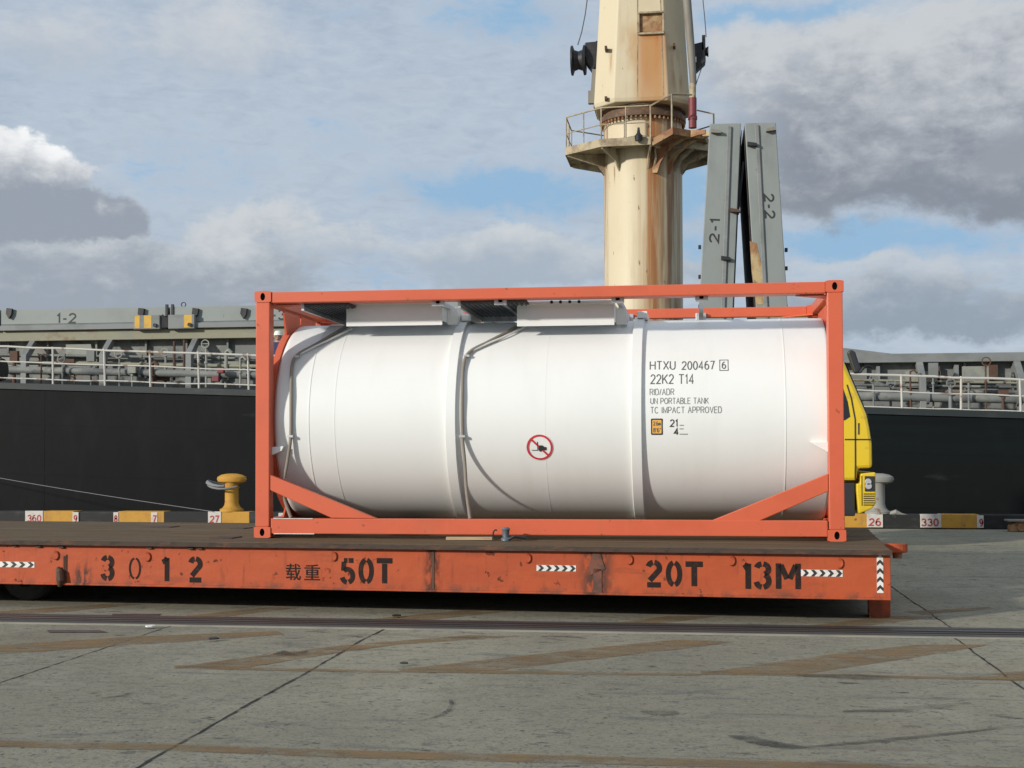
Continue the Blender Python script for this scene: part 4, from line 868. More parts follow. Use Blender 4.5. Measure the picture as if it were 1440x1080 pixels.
for xa in (.09, L-.118):                                             # collar that carries the tank in the end frame
    mb = MB(); ny = 64
    mb.lathe([(TR-.05, xa), (TR-.012, xa), (TR-.012, xa+.07), (TR-.05, xa+.07), (TR-.05, xa)], (0, TC[0], TC[1]), 'x', ny)
    mb.bm.faces.ensure_lookup_table()
    for f in [f for f in mb.bm.faces if len(f.verts) > 8]: mb.bm.faces.remove(f)
    mb.build('end_collar', M['orange'], tk)
    for sy in (-1, 1):
        for sz in (-1, 1):                                          # corner web joining collar, post and rail
            mb = MB(); a0 = R_(90) if sz > 0 else R_(-90)
            pts = []
            for k in range(9):
                a = R_(90-k*3.6); pts.append((TC[0]+sy*(TR-.016)*math.cos(a), TC[1]+sz*(TR-.016)*math.sin(a)))
            zt = TC[1]+sz*(1.20 if sz > 0 else 1.05)
            pts += [(TC[0]+sy*.62, zt), (TC[0]+sy*.03, zt)]
            mb.prism([(xa+.025, y, z) for y, z in pts], (.02, 0, 0)); mb.build('corner_web', M['orange'], tk)
for sx, xa in ((1, .165), (-1, L-.165)):                            # stiffener at the inside of each post, horizontal gussets at the top
    for ya, sy in ((.17, 1), (Wd-.17, -1)):
        mb = MB(); mb.bar((xa-sx*.09, ya+sy*.07, D+.19), (xa-sx*.09, ya+sy*.07, D+H-.13), .05, .05); mb.build('post_stiffener', M['orange'], tk)
        mb = MB(); yq = ya-sy*.05; mb.prism([(xa-sx*.03, yq, D+H-.13), (xa+sx*.30, yq, D+H-.13), (xa-sx*.03, yq+sy*.30, D+H-.13)], (0, 0, -.012)); mb.build('corner_gusset', M['orange'], tk)
# the vessel
def dish(dep):
    return [(.001, dep)]+[(TR*r, dep*max(0, 1-r**5)**(1/2.2)) for r in (.25, .45, .6, .72, .8, .86, .91, .945, .97, .985, .995, 1.0)]
prof = [(r, X0-d) for r, d in dish(DL)]+[(TR, X0+.02), (TR, X1-.02)]+[(r, X1+d) for r, d in dish(DR)[::-1]]
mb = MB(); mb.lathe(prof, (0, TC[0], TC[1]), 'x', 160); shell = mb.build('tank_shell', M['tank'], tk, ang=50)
def TP(x, s, off=.003):
    """point on the shell: x along, s metres of arc above the camera-side mid line"""
    a = s/TR; r = TR+off; return Vector((x, TC[0]-r*math.cos(a), TC[1]+r*math.sin(a)))
def TPX(px, py):
    """photo point -> (x, s) on the shell"""
    d = ray(px, py); ay, az = d.y, d.z; oy, oz = CAM.y-TC[0], CAM.z-TC[1]
    A_, B_, C_ = ay*ay+az*az, 2*(ay*oy+az*oz), oy*oy+oz*oz-TR*TR
    disc = max(0, B_*B_-4*A_*C_); t_ = (-B_-math.sqrt(disc))/(2*A_); q = CAM+d*t_
    return q.x, math.atan2(q.z-TC[1], TC[0]-q.y)*TR
def hoop(name, x, wd, h, m, ch=.0):
    mb = MB(); mb.lathe([(TR-.01, x-wd/2-ch), (TR+h, x-wd/2), (TR+h, x+wd/2), (TR-.01, x+wd/2+ch), (TR-.01, x-wd/2-ch)], (0, TC[0], TC[1]), 'x', 128)
    for f in [f for f in mb.bm.faces if len(f.verts) > 8]: mb.bm.faces.remove(f)
    return mb.build(name, m, shell, ang=30)
for px in (634, 895):
    hoop('stiffening_ring', TPX(px, 585)[0], .10, .042, M['tank'], .012)
for px, h in ((434, .004), (470, .0022), (766, .0012), (1105, .0035)):
    hoop('weld_seam', TPX(px, 585)[0], .010, h, M['tank'], .004)
for px in (634, 895):                                               # clamp where ring meets the top
    x = TPX(px, 585)[0]; p = TP(x+.03, 1.45); mb = MB(); mb.box(x-.02, x+.09, TC[0]-.35, TC[0]+.35, TC[1]+TR+.0, TC[1]+TR+.075); mb.build('lifting_pad', M['tank'], shell, bevel=.01)
# writing on the shell
def tank_text(body, x0, x1, y0, y1, m, t=.011, off=.003):
    a, sb = TPX(x0, y1); b, stp = TPX(x1, y0); mb = MB()
    put_sans(mb, body, lambda u, v: TP(a+u, sb+v, off), b-a, stp-sb, t)
    return mb.build('lettering', m, shell)
tank_text('HTXU', 913.5, 950, 507.5, 520.5, M['greyink']); tank_text('200467', 958.5, 1005, 507.5, 520.5, M['greyink']); tank_text('6', 1014.8, 1021, 508.8, 519, M['greyink'])
a, s1 = TPX(1012, 506.5); b, s0 = TPX(1024, 521); mb = MB()
ribbon(mb, [(a, s0), (b, s0), (b, s1), (a, s1), (a, s0-.004)], .008, lambda u, v: TP(u, v))
mb.build('check_digit_box', M['greyink'], shell)
tank_text('22K2', 914.5, 947.5, 526, 540.5, M['greyink']); tank_text('T14', 954, 976, 526, 540.5, M['greyink'])
tank_text('RID/ADR', 913.5, 948, 546.5, 556, M['smallink'], .0065); tank_text('UN PORTABLE TANK', 914.5, 996.5, 559, 568.5, M['smallink'], .0065); tank_text('TC IMPACT APPROVED', 914.5, 1015, 571.5, 581.5, M['smallink'], .0065)
tank_text('21', 942, 953.5, 589.5, 600.5, M['black'], .011); tank_text('4', 947.5, 954.5, 602, 612, M['black'], .013)
for x0, x1, y0 in ((955.5, 962, 598), (955.5, 961.5, 603), (955.5, 967.5, 610.5)):
    a, s1 = TPX(x0, y0); b, _ = TPX(x1, y0); mb = MB(); n = int((x1-x0)/1.5)
    for k in range(n): ribbon(mb, [(a+(b-a)*(k+.15)/n, s1), (a+(b-a)*(k+.7)/n, s1)], .010, lambda u, v: TP(u, v))
    mb.build('fine_print', M['greyink'], shell)
def tank_quad(x0, x1, y0, y1, m, name, off, par, rnd=.012):
    a, s0 = TPX(x0, y1); b, s1 = TPX(x1, y0); mb = MB(); pts = []
    for cx_, cs, a0 in ((b-rnd, s1-rnd, 0), (a+rnd, s1-rnd, 90), (a+rnd, s0+rnd, 180), (b-rnd, s0+rnd, 270)):
        for k in range(5): q = R_(a0+k*22.5); pts.append((cx_+rnd*math.cos(q), cs+rnd*math.sin(q)))
    mb.face([TP(u, v, off) for u, v in pts]); return mb.build(name, m, par)
hp = tank_quad(915.5, 932, 588.5, 611.5, M['black'], 'height_plate', .0035, shell); tank_quad(917.3, 930.2, 590.5, 609.5, M['amber'], 'plate_face', .006, hp, .006)
for txt, y0, y1 in (('2.6m', 592.5, 598.5), ("8'6\"", 601.5, 608)):
    a, s0 = TPX(918.5, y1); b, s1 = TPX(929, y0); mb = MB(); put_sans(mb, txt, lambda u, v: TP(a+u, s0+v, .008), b-a, s1-s0, .006); mb.build('plate_text', M['greyink'], hp)
# no-forklift sign
xc, scn = TPX(759, 629); r = 19.5/143.5
mb = MB(); mb.face([TP(xc+r*1.05*math.cos(t), scn+r*1.05*math.sin(t), .0035) for t in [2*math.pi*k/40 for k in range(40)]]); sg = mb.build('prohibition_sign', M['tank'], shell)
mb = MB(); F = lambda u, v: TP(xc+u*r, scn+v*r, .0055)
ribbon(mb, [(-.62, -.22), (-.16, -.22), (-.16, .45)], .05, F)
for poly in ([(-.08, -.20), (.0, -.34), (.12, -.30), (.2, -.22), (.52, -.22), (.52, .02), (.34, .05), (.22, .16), (-.02, .16), (-.08, .02)],): mb.face([F(*p) for p in poly])
mb.build('truck_pictogram', M['black'], sg)
mb = MB(); F2 = lambda u, v: TP(xc+u*r, scn+v*r, .0075)
ribbon(mb, [(.92*math.cos(t), .92*math.sin(t)) for t in [2*math.pi*k/48 for k in range(49)]], .15, F2); ribbon(mb, [(-.62, .62), (.62, -.62)], .14, F2); mb.build('red_ring', M['red'], sg)
# small support wedges where the shell meets the frame
for s, pts in ((1, [(380, 629), (401, 627.5), (398, 634), (384, 640)]), (-1, [(1166, 622), (1139, 622), (1143, 625), (1166, 637)])):
    P = [W(x, y, .16) for x, y in pts]; mb = MB(); mb.prism([(p.x, .10, p.z) for p in P], (0, .14, 0)); mb.build('support_wedge', M['tank'], shell)
# walkway, spill boxes, cross bars at the top
ZW = D+H-.125
def bx_(px, py, Y): return W(px, py, Y).x
for px in (612, 700, 865, 983):
    x = bx_(px, 420, .1); mb = MB(); mb.box(x, x+.05, .112, Wd-.112, ZW-.03, ZW+.02); cbx = mb.build('cross_bar', M['alu'], tk, bevel=.004)
    mb = MB(); mb.box(x-.04, x+.09, .112, .16, ZW-.05, ZW+.03); mb.box(x-.035, x+.085, Wd-.17, Wd-.112, ZW-.10, ZW+.05); mb.build('bar_clamp', M['alu'], cbx, bevel=.004)
def walkway(xa, xb, y0, y1):
    mb = MB(); z = ZW-.012; n = int((y1-y0)/.05)
    for k in range(n+1): mb.box(xa, xb, y0+(y1-y0)*k/n-.010, y0+(y1-y0)*k/n+.010, z-.012, z+.012)
    k = xa
    while k < xb: mb.box(k, k+.014, y0, y1, z-.02, z-.005); k += .05
    o = mb.build('walkway_panel', M['grating'], tk)
    mb = MB(); mb.box(xa, xb, y1, y1+.03, z-.07, z+.03); mb.box(xa-.03, xa, y0, y1, z-.06, z+.03); mb.build('panel_flange', M['alu'], o)
walkway(bx_(430, 425, .2), bx_(486, 425, .35)+.1, .14, 1.75); walkway(bx_(648, 420, .15), bx_(730, 425, .35)+.1, .14, 1.55); walkway(bx_(486, 420, .2)+.12, bx_(620, 425, .3), .45, 1.7); walkway(bx_(730, 420, .2)+.12, bx_(860, 420, .3), .45, 1.7)
def spill_box(px0, px1, holes):
    Y = .42; xa, xb = bx_(px0, 440, Y), bx_(px1, 440, Y); zb, zt = W(px0, 459, Y).z, W((px0+px1)/2, 426.5, Y).z
    mb = MB(); mb.box(xa, xb, Y, Y+.012, zb, zt); mb.box(xa, xa+.012, Y+.012, Y+1.1, zb+.05, zt); mb.box(xb-.012, xb, Y+.012, Y+1.1, zb+.05, zt); mb.box(xa, xb, Y-.025, Y, zt-.012, zt+.012)
    mb.box(xb, xb+.10, Y+.3, Y+.312, zb+.03, zt-.02); mb.box(xb+.10, xb+.112, Y+.3, Y+.9, zb+.03, zt-.05)
    o = mb.build('spill_box', M['tankgrey'], tk, bevel=.003)
    mb = MB(); p = W((px0+px1)/2, 426, Y-.03); mb.bar((xa, Y-.03, zt+.012), (xb, Y-.03, zt+.012), .03, .018); st_ = mb.build('rim_strip', M['tank'], o)
    if holes:
        for px in (776, 788.5, 801.5, 814.5):
            p = W(px, 428, Y-.03); mb = MB(); mb.lathe([(0, -.004), (.017, -.004), (.017, .0), (0, .0)], (p.x, Y-.047, zt+.010), 'y', 14); mb.build('rim_hole', M['dark'], o)
    return o
sb1 = spill_box(487, 622, False); sb2 = spill_box(727, 864, True)
# strip that lies just under the rim so its holes show
def hose(px, end):
    P = []
    for x, y in px:
        X, s = TPX(x, y); P.append(TP(X, s, .030))
    Q = [Vector(P[-1])]
    for x, y, Y in end: Q.append(W(x, y, Y))
    pts = P[:-1]
    # smooth
    allp = pts+Q; sm = []
    for i in range(len(allp)-1):
        p0, p1, p2, p3 = allp[max(i-1, 0)], allp[i], allp[i+1], allp[min(i+2, len(allp)-1)]
        for k in range(8):
            t = k/8; sm.append(.5*((2*p1)+(-p0+p2)*t+(2*p0-5*p1+4*p2-p3)*t*t+(-p0+3*p1-3*p2+p3)*t*t*t))
    sm.append(allp[-1]); return sm
def drain(px, end, clip):
    mb = MB(); mb.tube(hose(px, end), .018, 10); o = mb.build('drain_hose', M['hose'], tk)
    px2 = [(x+(6 if i == 0 else 2), y+(4 if i < 2 else 1)) for i, (x, y) in enumerate(px[:3])]
    mb = MB(); mb.tube(hose(px2+[px[3]], []), .011, 8); mb.build('cable_sleeve', M['tankgrey'], o)
    for c in clip:
        X, s = TPX(*c); mb = MB(); p = TP(X, s, .03); mb.box(p.x-.03, p.x+.03, p.y-.026, p.y+.02, p.z-.012, p.z+.012); mb.build('hose_clip', M['alu'], o)
drain([(489, 462), (470, 473), (444, 488), (419, 502), (411.5, 518), (410.5, 560), (410, 613)], [(404, 650, .14), (398, 690, .14), (409, 728, .12)], [(410, 613), (418, 504)])
drain([(733, 459), (714, 470), (687, 484), (662, 497), (652.5, 515), (650.5, 560), (651, 613)], [(653.5, 650, .12), (656, 690, .11), (661, 729, .11)], [(651, 613), (657, 503)])

# ------------------------------------------------------------------ flatbed trailer
A0 = Vector((-2.66, -.44, 0)); B0 = Vector((6.345, -1.0, 0)); TRZ = math.atan2(B0.y-A0.y, B0.x-A0.x)
tr = thing('flatbed_trailer', 'long low flatbed trailer with worn orange red side and brown deck', 'trailer', B0, TRZ)
WLOC[tr] = Vector((0, 0, 0))
ct, st_ = math.cos(TRZ), math.sin(TRZ)
def loc(p):                                                         # world -> trailer local
    q = Vector(p)-B0; return Vector((q.x*ct+q.y*st_, -q.x*st_+q.y*ct, q.z))
def TF(px, py):                                                     # photo point -> local point on the side face
    d = ray(px, py); n = Vector((-st_, ct, 0)); t_ = (B0-CAM).dot(n)/d.dot(n); return loc(CAM+d*t_)
XE, XS, WT = 0.0, -13.0, 3.45; ZT, ZB = .70, .235
def tl(mb, name, m, par=None, **k): return mb.build(name, m, par or tr, local=True, **k)
mb = MB(); mb.box(XS, XE, .02, .14, ZB, ZT-.045)
mb.box(XS, XE, -.006, .30, ZB, ZB+.022)
# origin shift: the material's stains are laid out along x from the left, so keep a second origin there
side = tl(mb, 'side_beam', M['trailer'], bevel=.006)
mb = MB(); mb.box(XS, XE, WT-.14, WT-.02, ZB, ZT-.045); tl(mb, 'side_beam', M['trailer'], bevel=.006)
mb = MB(); mb.box(XE-.14, XE-.002, .14, WT-.14, ZB+.01, ZT-.05); tl(mb, 'end_beam', M['trailer'], bevel=.006)
mb = MB(); mb.box(XS, XS+.14, .14, WT-.14, ZB+.01, ZT-.05); tl(mb, 'end_beam', M['trailer'], bevel=.006)
mb = MB(); y = 0.0; k = 0                                           # planked deck, ends a little uneven
while y < WT-.05:
    w0 = .23; mb.box(XS, XE-random.uniform(0, .012), y+.004 if k else -.03, min(WT, y+w0)-.004, ZT-.04, ZT-random.uniform(.0, .004)); y += w0; k += 1
tl(mb, 'deck', M['deck'], bevel=.006)
mb = MB(); mb.box(XS, XE+.01, -.05, -.0305, ZT-.052, ZT-.006); tl(mb, 'deck_edge', M['decklip'])
mb = MB()
for x in [XS+.4+i*1.05 for i in range(12)]: mb.box(x, x+.12, .14, WT-.14, ZB+.05, ZT-.05)
for yy in (.9, WT-1.1): mb.box(XS+.1, XE-.1, yy, yy+.2, ZB-.03, ZT-.05)
tl(mb, 'underframe', M['dark'])
a, b = loc(G(1222, 868, .0)), loc(G(1252, 868, .0))
ly = a.y
for yy in (ly, WT-ly-.2):
    mb = MB(); mb.box(a.x, b.x, yy, yy+.22, .012, ZB); mb.box(a.x-.0, b.x+.0, yy-.004, yy+.224, .0, .014); tl(mb, 'support_leg', M['trailer'], bevel=.005)
wc = loc(W(35, 800, .05)); wy = wc.y
for dx in (0, -1.3):
    for yy in (wy, WT-wy-.28):
        mb = MB(); mb.lathe([(.16, 0), (.28, .01), (.31, .05), (.318, .09), (.318, .19), (.31, .23), (.28, .27), (.16, .28), (.16, 0)], (wc.x+dx, yy, .318), 'y', 36)
        for f in [f for f in mb.bm.faces if len(f.verts) > 8]: mb.bm.faces.remove(f)
        wh = tl(mb, 'wheel', M['rubber'])
        mb = MB(); mb.lathe([(.001, .07), (.06, .06), (.08, .09), (.14, .09), (.165, .03), (.17, .14), (.001, .2)], (wc.x+dx, yy, .318), 'y', 30); tl(mb, 'rim', M['rim'], wh)
# seams, patches, lashing rings
def face_box(mb, px0, px1, py0, py1, out, dz=0):
    p, q = TF(px0, py0), TF(px1, py1); mb.box(min(p.x, q.x), max(p.x, q.x), .02-out, .03, min(p.z, q.z), max(p.z, q.z))
mb = MB(); face_box(mb, 606.5, 610, 775, 832, .006); tl(mb, 'weld_strip', M['dcrust'])
mb = MB(); face_box(mb, 834, 846, 800, 834, .008); p = TF(838, 776); q = TF(836, 800)
mb.prism([(p.x-.03, .012, p.z), (p.x+.04, .012, p.z-.02), (q.x+.1, .012, q.z), (q.x-.04, .012, q.z-.06), (q.x-.06, .012, q.z-.0)], (0, .012, 0)); tl(mb, 'repair_patch', M['patch'])
mb = MB(); face_box(mb, 88, 90, 782, 815, .012); face_box(mb, 91.5, 92.5, 780, 818, .010); p = TF(84, 812)
mb.tube([(p.x-.02, .0, p.z+.10), (p.x+.01, -.02, p.z+.06), (p.x+.02, -.02, p.z-.02), (p.x, .0, p.z-.09)], [.02, .04, .045, .02], 10); tl(mb, 'hinge_bracket', M['dcrust'])
for px, py in ((77, 781), (206, 783), (468, 782.5), (741, 785), (884, 787), (1028, 788.5), (1180, 792)):
    p = TF(px, py); mb = MB()
    mb.tube([(p.x+.032*math.cos(t), .012-.012*abs(math.sin(t/2)), p.z+.04*math.sin(t)) for t in [R_(100-i*26) for i in range(9)]], .009, 7); tl(mb, 'lashing_ring', M['trailer'])
for px, py in ((20, 766), (54, 767), (86, 768), (210, 769), (268, 770), (281, 770), (532, 768), (556, 769), (571, 769), (583, 770), (1149, 775), (1177, 775), (1186, 775), (945, 772)):
    p = TF(px, py); mb = MB(); mb.box(p.x-.03, p.x+.03, -.008, .03, p.z-.022, p.z+.02); tl(mb, 'edge_bracket', M['decklip'], bevel=.006)
# coupling lug at the right end
p = loc(W(1264, 766, .35))
mb = MB(); pts = [(-.02, p.y-.05), (.14, p.y-.05)]+[(.16+.11*math.cos(t), p.y+.05+.10*math.sin(t)) for t in [R_(-80+k*20) for k in range(9)]]+[(.12, p.y+.16), (-.02, p.y+.16)]
mb.prism([(x, y, ZT-.13) for x, y in pts], (0, 0, .09)); lug = tl(mb, 'coupling_lug', M['trailer'], bevel=.01)
mb = MB(); mb.lathe([(0, ZT-.19), (.045, ZT-.19), (.05, ZT-.13), (0, ZT-.13)], (.17, p.y+.05, 0), 'z', 16); tl(mb, 'coupling_pin', M['crust'], lug)
# writing
def tface(px0, py0, px1, py1): return TF(px0, py1), TF(px1, py0)
def t_sten(ch, px0, px1, py0, py1, t):
    p, q = tface(px0, py0, px1, py1); w, h = q.x-p.x, q.z-p.z
    mb = MB(); stencil(mb, ch, lambda u, v: (p.x+u, .0165, p.z+v), w, h, t); tl(mb, 'lettering', M['paintblack'])
t_sten('3', 142, 159, 782, 816, .050); t_sten('0', 179, 198, 783, 816, .020); t_sten('1', 224, 240, 784, 818, .050); t_sten('2', 264, 283, 784, 818, .052)
t_sten('5', 478, 498, 786, 821, .048); t_sten('0', 504, 524, 785, 821, .046); t_sten('T', 529, 551, 786, 821, .052)
t_sten('2', 908, 930, 789, 825, .050); t_sten('0', 937, 958, 789, 825, .046); t_sten('T', 964, 988, 791, 825, .052)
t_sten('1', 1043, 1058, 792, 829, .052); t_sten('3', 1062, 1084, 791, 828, .050); t_sten('M', 1093, 1124, 792, 829, .050)
for ch, x0, x1, y0, y1 in (('载', 401, 422, 793, 816), ('重', 427, 449, 794, 816)):
    p, q = tface(x0, y0, x1, y1); mb = MB(); put_text(mb, ch, lambda u, v: (p.x+u*(q.x-p.x), .0165, p.z+v*(q.z-p.z)), .006); tl(mb, 'lettering', M['paintblack'])
def tape(px0, py0, px1, py1, n, vertical=False):
    p, q = tface(px0, py0, px1, py1); mb = MB(); mb.box(p.x, q.x, .017, .021, p.z, q.z); o = tl(mb, 'reflective_tape', M['white'])
    mb = MB(); w, h = q.x-p.x, q.z-p.z
    for k in range(n):
        for sgn in (0, 1):
            if not vertical:
                st = w/n; x = p.x+st*(k+.18); zm = p.z+h/2; ze = p.z+(h*.98 if sgn else h*.02)
                mb.face([(x, .0155, ze), (x+st*.42, .0155, ze), (x+st*.78, .0155, zm), (x+st*.36, .0155, zm)])
            else:
                st = h/n; z = p.z+st*(k+.18); xm = p.x+w/2; xe = p.x+(w*.98 if sgn else w*.02)
                mb.face([(xe, .0155, z), (xe, .0155, z+st*.42), (xm, .0155, z+st*.78), (xm, .0155, z+st*.36)])
    tl(mb, 'chevron', M['black'], o)
tape(-13, 790.5, 47, 797.5, 5); tape(754, 795.5, 809.5, 803, 5); tape(1126.5, 802, 1185, 810.5, 5); tape(1233.5, 774.5, 1242, 834, 5, True)
# recessed lash plates on the deck
mb = MB()
for px, py, w in ((228, 741, .16), (340, 743, .08), (318, 756, .12)):
    q = loc(G(px, py, ZT)); mb.box(q.x-w, q.x+w, q.y-.14, q.y+.14, ZT-.01, ZT+.008)
tl(mb, 'lash_plate', M['decklip'])

# loose things on the deck and quay
p = W(711, 751, -.20); zd = ZT
sk = thing('lashing_turnbuckle', 'blue grey twist lock shackle lying on the trailer deck under the bottom rail', 'shackle', (p.x, -.18, zd))
mb = MB(); mb.lathe([(0, 0), (.05, 0), (.05, .02), (.034, .035), (.036, .10), (.045, .115), (.03, .135), (0, .135)], (p.x, -.18, zd), 'z', 16); mb.build('lock_body', M['shackle'], sk)
mb = MB(); mb.tube([(p.x-.10+.035*math.cos(t)*.8, -.2, zd+.06+.05*math.sin(t)) for t in [R_(60+i*30) for i in range(9)]], .008, 7); mb.build('shackle_bow', M['machine'], sk)
mb = MB(); mb.tube([(p.x+.03, -.2, zd+.015), (p.x+.10, -.21, zd+.05), (p.x+.16, -.2, zd+.035), (p.x+.2, -.19, zd+.03)], .016, 8); mb.build('lock_lever', M['machine'], sk)
a, b = G(640, 753.5, ZT+.01), G(703, 754, ZT+.01)
mb = MB(); mb.bar(Vector((a.x, -.10, ZT+.015)), Vector((b.x, -.14, ZT+.02)), .05, .03); o = mb.build('timber_batten', M['wood']); tag(rebase(o, (a.x, -.1, ZT)), 'pale thin timber batten on the trailer deck beside the twist lock', 'batten')
for i, (px, py, c, m, lab) in enumerate(((212, 881, .05, 'paper', 'small white paper scrap on the dark crane rail bed'), (300, 898.5, .05, 'black', 'small flat black scrap on concrete below the rail'), (557, 866, .055, 'black', 'dark oily rag on the concrete behind the rail'), (568, 933, .03, 'black', 'tiny dark pebble on the concrete near the yellow line'))):
    p = G(px, py, .02); mb = MB(); pts = [(p.x+c*random.uniform(.7, 1.2)*math.cos(t), p.y+c*random.uniform(.7, 1.2)*math.sin(t), p.z) for t in [2*math.pi*k/7 for k in range(7)]]
    mb.prism(pts, (0, 0, .01)); o = mb.build('litter_scrap', M[m]); tag(rebase(o, (p.x, p.y, .02)), lab, 'litter')

# ------------------------------------------------------------------ yellow yard tractor behind the container
TY = 8.6
def tp(px, py): q = W(px, py, TY); return q.x, q.z
tx_, tz_ = tp(1224, 700)
ty = thing('yard_tractor', 'yellow cab truck facing right, parked behind the orange container frame', 'truck', (tx_-2.2, TY+1.2, 0))
prof = [tp(1150, 470), tp(1172, 470), tp(1186, 506), tp(1203, 545), tp(1219, 583), tp(1223, 602), tp(1226.5, 625), tp(1227, 658), tp(1206, 659), tp(1205, 676), tp(1120, 676), tp(1050, 676), tp(1040, 480)]
mb = MB(); mb.prism([(x, TY, z) for x, z in prof], (0, 2.4, 0)); cab = mb.build('cab', M['truck'], ty, bevel=.05)
wv = [tp(1195.5, 586), tp(1192, 565), tp(1180, 530), tp(1110, 525), tp(1110, 591), tp(1188, 591)]
mb = MB(); mb.prism([(x, TY-.006, z) for x, z in wv], (0, .03, 0)); mb.build('side_window', M['glass'], cab)
ws = [tp(1188.5, 509), tp(1218, 579)]
mb = MB(); a, b = ws; n = Vector((b[1]-a[1], 0, -(b[0]-a[0]))).normalized()*-1
off = Vector((abs(n.x), 0, abs(n.z)))*.012
mb.prism([Vector((a[0], TY+.15, a[1]))+off, Vector((b[0], TY+.15, b[1]))+off, Vector((b[0], TY+2.25, b[1]))+off, Vector((a[0], TY+2.25, a[1]))+off], off*.8); mb.build('windscreen', M['glass'], cab)
mb = MB()
for pts in ([(1191, 541), (1197, 560), (1202.5, 590), (1203, 675)], [(1188, 618), (1226, 618)], [(1207.5, 595), (1207.5, 611)]):
    for q, r_ in zip(pts, pts[1:]):
        (xa, za), (xb_, zb2) = tp(*q), tp(*r_); mb.bar((xa, TY-.003, za), (xb_, TY-.003, zb2), .02, .012, (0, 1, 0))
mb.build('door_seam', M['plastic'], cab)
(xa, za), (xb_, zb2) = tp(1203.5, 593), tp(1227, 594)
mb = MB(); p, q = tp(1210.5, 665), tp(1230.5, 712)
mb.prism([(x, TY-.04, z) for x, z in (tp(1210, 666), tp(1231, 664), tp(1231, 708), tp(1226, 715), tp(1207, 723), tp(1204, 690), tp(1204, 680), tp(1209, 680))], (0, 2.48, 0)); bump = mb.build('bumper', M['truck'], ty, bevel=.02)
mb = MB(); (xa, za), (xb_, zb2) = tp(1215.5, 669.5), tp(1230, 691); mb.box(xa, xb_, TY-.055, TY-.035, zb2, za); hl = mb.build('headlight', M['plastic'], bump, bevel=.006)
for px, py in ((1220.5, 677.5), (1221, 683.5)):
    x, z = tp(px, py); mb = MB(); mb.lathe([(0, -.02), (.045, -.02), (.055, 0), (0, 0)], (x, TY-.055, z), 'y', 16); mb.build('lamp_lens', M['lamp'], hl)
mb = MB()
for k in range(6):
    x0, z0 = tp(1214, 694+k*3.1); x1, _ = tp(1229, 694); mb.box(x0, x1, TY-.05, TY-.036, z0-.012, z0+.003)
(xa, za), (xb_, zb2) = tp(1210.8, 669), tp(1212.0, 711); mb.box(xa, xb_, TY-.05, TY-.036, zb2, za)
mb.build('grille_slats', M['plastic'], bump)
mb = MB(); pts = [(1188.5, 497), (1194, 493), (1200, 497), (1207.5, 521), (1203, 527), (1198, 526)]
mb.prism([(tp(*q)[0], TY-.32, tp(*q)[1]) for q in pts], (0, .16, 0)); mr = mb.build('side_mirror', M['plastic'], ty, bevel=.03)
mb = MB(); P = [tp(1206, 523), (tp(1211, 523)), tp(1215, 517), tp(1222, 514), tp(1228, 517)]; mb.tube([(x, TY+.1, z) for x, z in P], .02, 8); mb.build('mirror_arm', M['plastic'], mr)
mb = MB(); (xa, za), (xb_, zb2) = tp(1218, 578), tp(1223, 586); mb.tube([(xa, TY+.3, za), (xb_, TY+.35, zb2), (xb_+.02, TY+.5, zb2-.05)], .025, 8); mb.build('wiper_pivot', M['plastic'], cab)
mb = MB(); mb.box(tx_-6.2, tx_-.15, TY+.55, TY+.75, .62, .92); mb.box(tx_-6.2, tx_-.15, TY+1.65, TY+1.85, .62, .92); mb.box(tx_-5.2, tx_-3.8, TY+.5, TY+1.9, .92, 1.05); mb.build('chassis', M['dark'], ty, bevel=.01)
for dx in (-1.35, -4.5):
    for yy in (TY+.02, TY+2.0):
        mb = MB(); x = tx_+dx; mb.lathe([(.27, 0), (.42, .01), (.5, .05), (.5, .29), (.42, .34), (.27, .34), (.27, 0)], (x, yy, .5), 'y', 32)
        for f in [f for f in mb.bm.faces if len(f.verts) > 8]: mb.bm.faces.remove(f)
        wh = mb.build('wheel', M['rubber'], ty); mb = MB(); mb.lathe([(.001, .09), (.1, .07), (.12, .11), (.24, .1), (.275, .04), (.28, .2), (.001, .24)], (x, yy, .5), 'y', 24); mb.build('rim', M['truck'], wh)
mb = MB(); (xa, za), (xb_, zb2) = tp(1186, 679), tp(1203, 726); mb.box(xa-.3, xb_, TY+.03, TY+.5, zb2, za); mb.build('step_well', M['plastic'], ty, bevel=.02)

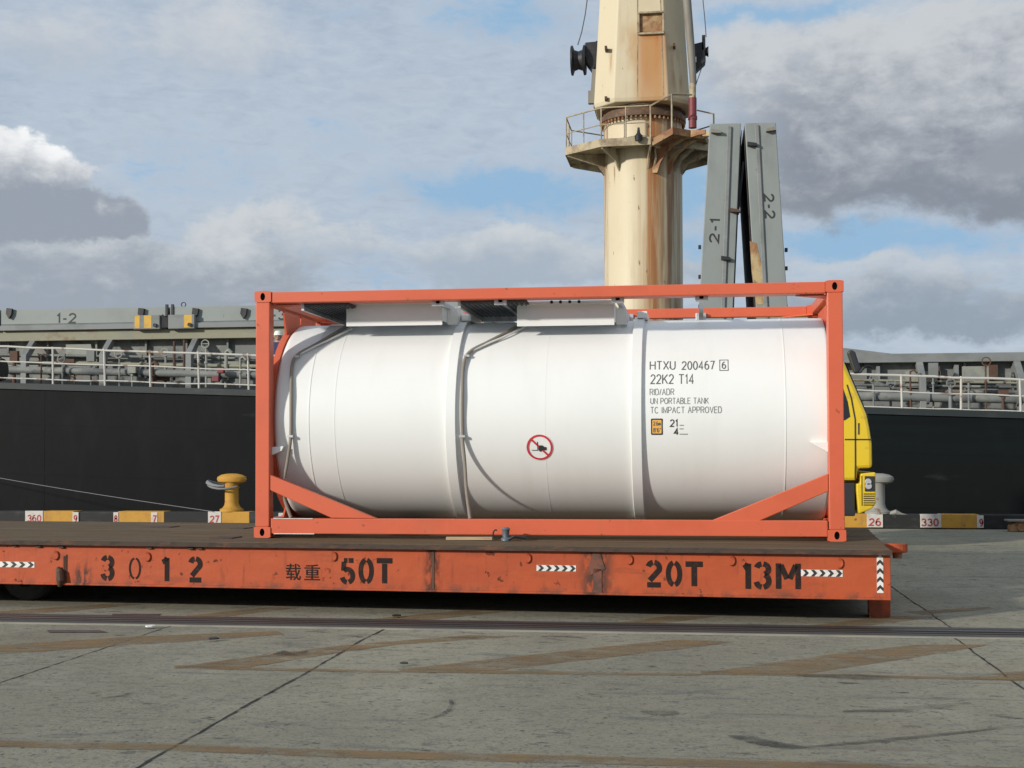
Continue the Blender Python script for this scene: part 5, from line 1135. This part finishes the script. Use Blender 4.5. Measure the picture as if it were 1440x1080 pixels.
# ------------------------------------------------------------------ person on the ship's deck
hp_ = W(391.5, 466, 18.1); zt = hp_.z+.02
zdk = sheer(hp_.x)-.12; hgt = zt-zdk
ps = thing('person', 'person in white hard hat and navy overalls on the ship deck behind the railing', 'person', (hp_.x, 18.1, zdk))
k = hgt/1.80
def body():
    J = {'pel': (0, 0, .95, .15), 'chest': (0, 0, 1.30, .165), 'neck': (0, 0, 1.50, .06), 'head': (0, -.01, 1.62, .095), 'top': (0, 0, 1.72, .08)}
    E_ = [('pel', 'chest'), ('chest', 'neck'), ('neck', 'head'), ('head', 'top')]
    for s, n in ((-1, 'l'), (1, 'r')):
        J.update({n+'hip': (s*.10, 0, .90, .10), n+'knee': (s*.11, -.02, .50, .07), n+'ank': (s*.115, .02, .09, .05), n+'toe': (s*.13, -.16, .04, .042),
                  n+'sh': (s*.19, 0, 1.42, .07), n+'el': (s*.26, -.03, 1.13, .05), n+'wr': (s*.25, -.20, .98, .034), n+'palm': (s*.245, -.26, .96, .034)})
        E_ += [('pel', n+'hip'), (n+'hip', n+'knee'), (n+'knee', n+'ank'), (n+'ank', n+'toe'), ('chest', n+'sh'), (n+'sh', n+'el'), (n+'el', n+'wr'), (n+'wr', n+'palm')]
        for f, (dx, dz, ln) in enumerate(((-.028, .0, .07), (-.010, .004, .08), (.010, .004, .076), (.028, 0, .06))):
            J[n+'f%d' % f] = (s*.245+dx, -.31, .955+dz, .011); J[n+'g%d' % f] = (s*.245+dx, -.31-ln*.5, .925, .009)
            E_ += [(n+'palm', n+'f%d' % f), (n+'f%d' % f, n+'g%d' % f)]
        J[n+'t'] = (s*.205, -.27, .945, .011); E_.append((n+'palm', n+'t'))
    names = list(J); me = bpy.data.meshes.new('body')
    me.from_pydata([Vector(J[n][:3])*k for n in names], [(names.index(a), names.index(b)) for a, b in E_], [])
    o = bpy.data.objects.new('body', me); COL.objects.link(o); o.parent = ps
    sm = o.modifiers.new('skin', 'SKIN'); sk_ = me.skin_vertices[0].data
    for i, n in enumerate(names): sk_[i].radius = (J[n][3]*k, J[n][3]*k)
    sk_[names.index('pel')].use_root = True
    o.modifiers.new('sub', 'SUBSURF').levels = 2; o.modifiers['sub'].render_levels = 2
    dg = bpy.context.evaluated_depsgraph_get(); me2 = bpy.data.meshes.new_from_object(o.evaluated_get(dg)); o.modifiers.clear(); o.data = me2; me2.name = 'body'
    for m in (M['navy'], M['skin'], M['plastic']): me2.materials.append(m)
    for p in me2.polygons:
        c = p.center/k; p.use_smooth = True
        p.material_index = 1 if (c.z > 1.49 or (c.y < -.20 and c.z > .8)) else (2 if c.z < .12 else 0)
    return o
body()
def pl(x, y, z): return Vector((hp_.x, 18.1, zdk))+Vector((x, y, z))*k
mb = MB(); mb.lathe([(.135*k, 1.665*k), (.138*k, 1.675*k), (.118*k, 1.69*k), (.112*k, 1.74*k), (.085*k, 1.785*k), (.03*k, 1.80*k), (.001, 1.80*k)], (hp_.x, 18.1, zdk), 'z', 24); mb.build('hard_hat', M['helmet'], ps)
for s in (-1, 1):
    mb = MB(); c = pl(s*.035, -.10, 1.625); mb.lathe([(.001, -.012), (.010, -.006), (.012, 0), (.001, .006)], c, 'y', 10); mb.build('eye', M['plastic'], ps)
    mb = MB(); c = pl(s*.098, 0, 1.61); mb.box(c.x-.012, c.x+.012, c.y-.02, c.y+.02, c.z-.03, c.z+.03); mb.build('ear', M['skin'], ps, bevel=.008)
mb = MB(); c = pl(0, -.10, 1.59); mb.prism([c+Vector((-.014, 0, -.02)), c+Vector((.014, 0, -.02)), c+Vector((0, 0, .03))], (0, -.022, -.004)); mb.build('nose', M['skin'], ps, bevel=.004)
mb = MB(); c = pl(0, -.098, 1.555); mb.box(c.x-.024, c.x+.024, c.y-.004, c.y+.01, c.z-.005, c.z+.005); mb.build('mouth', M['cred'], ps)
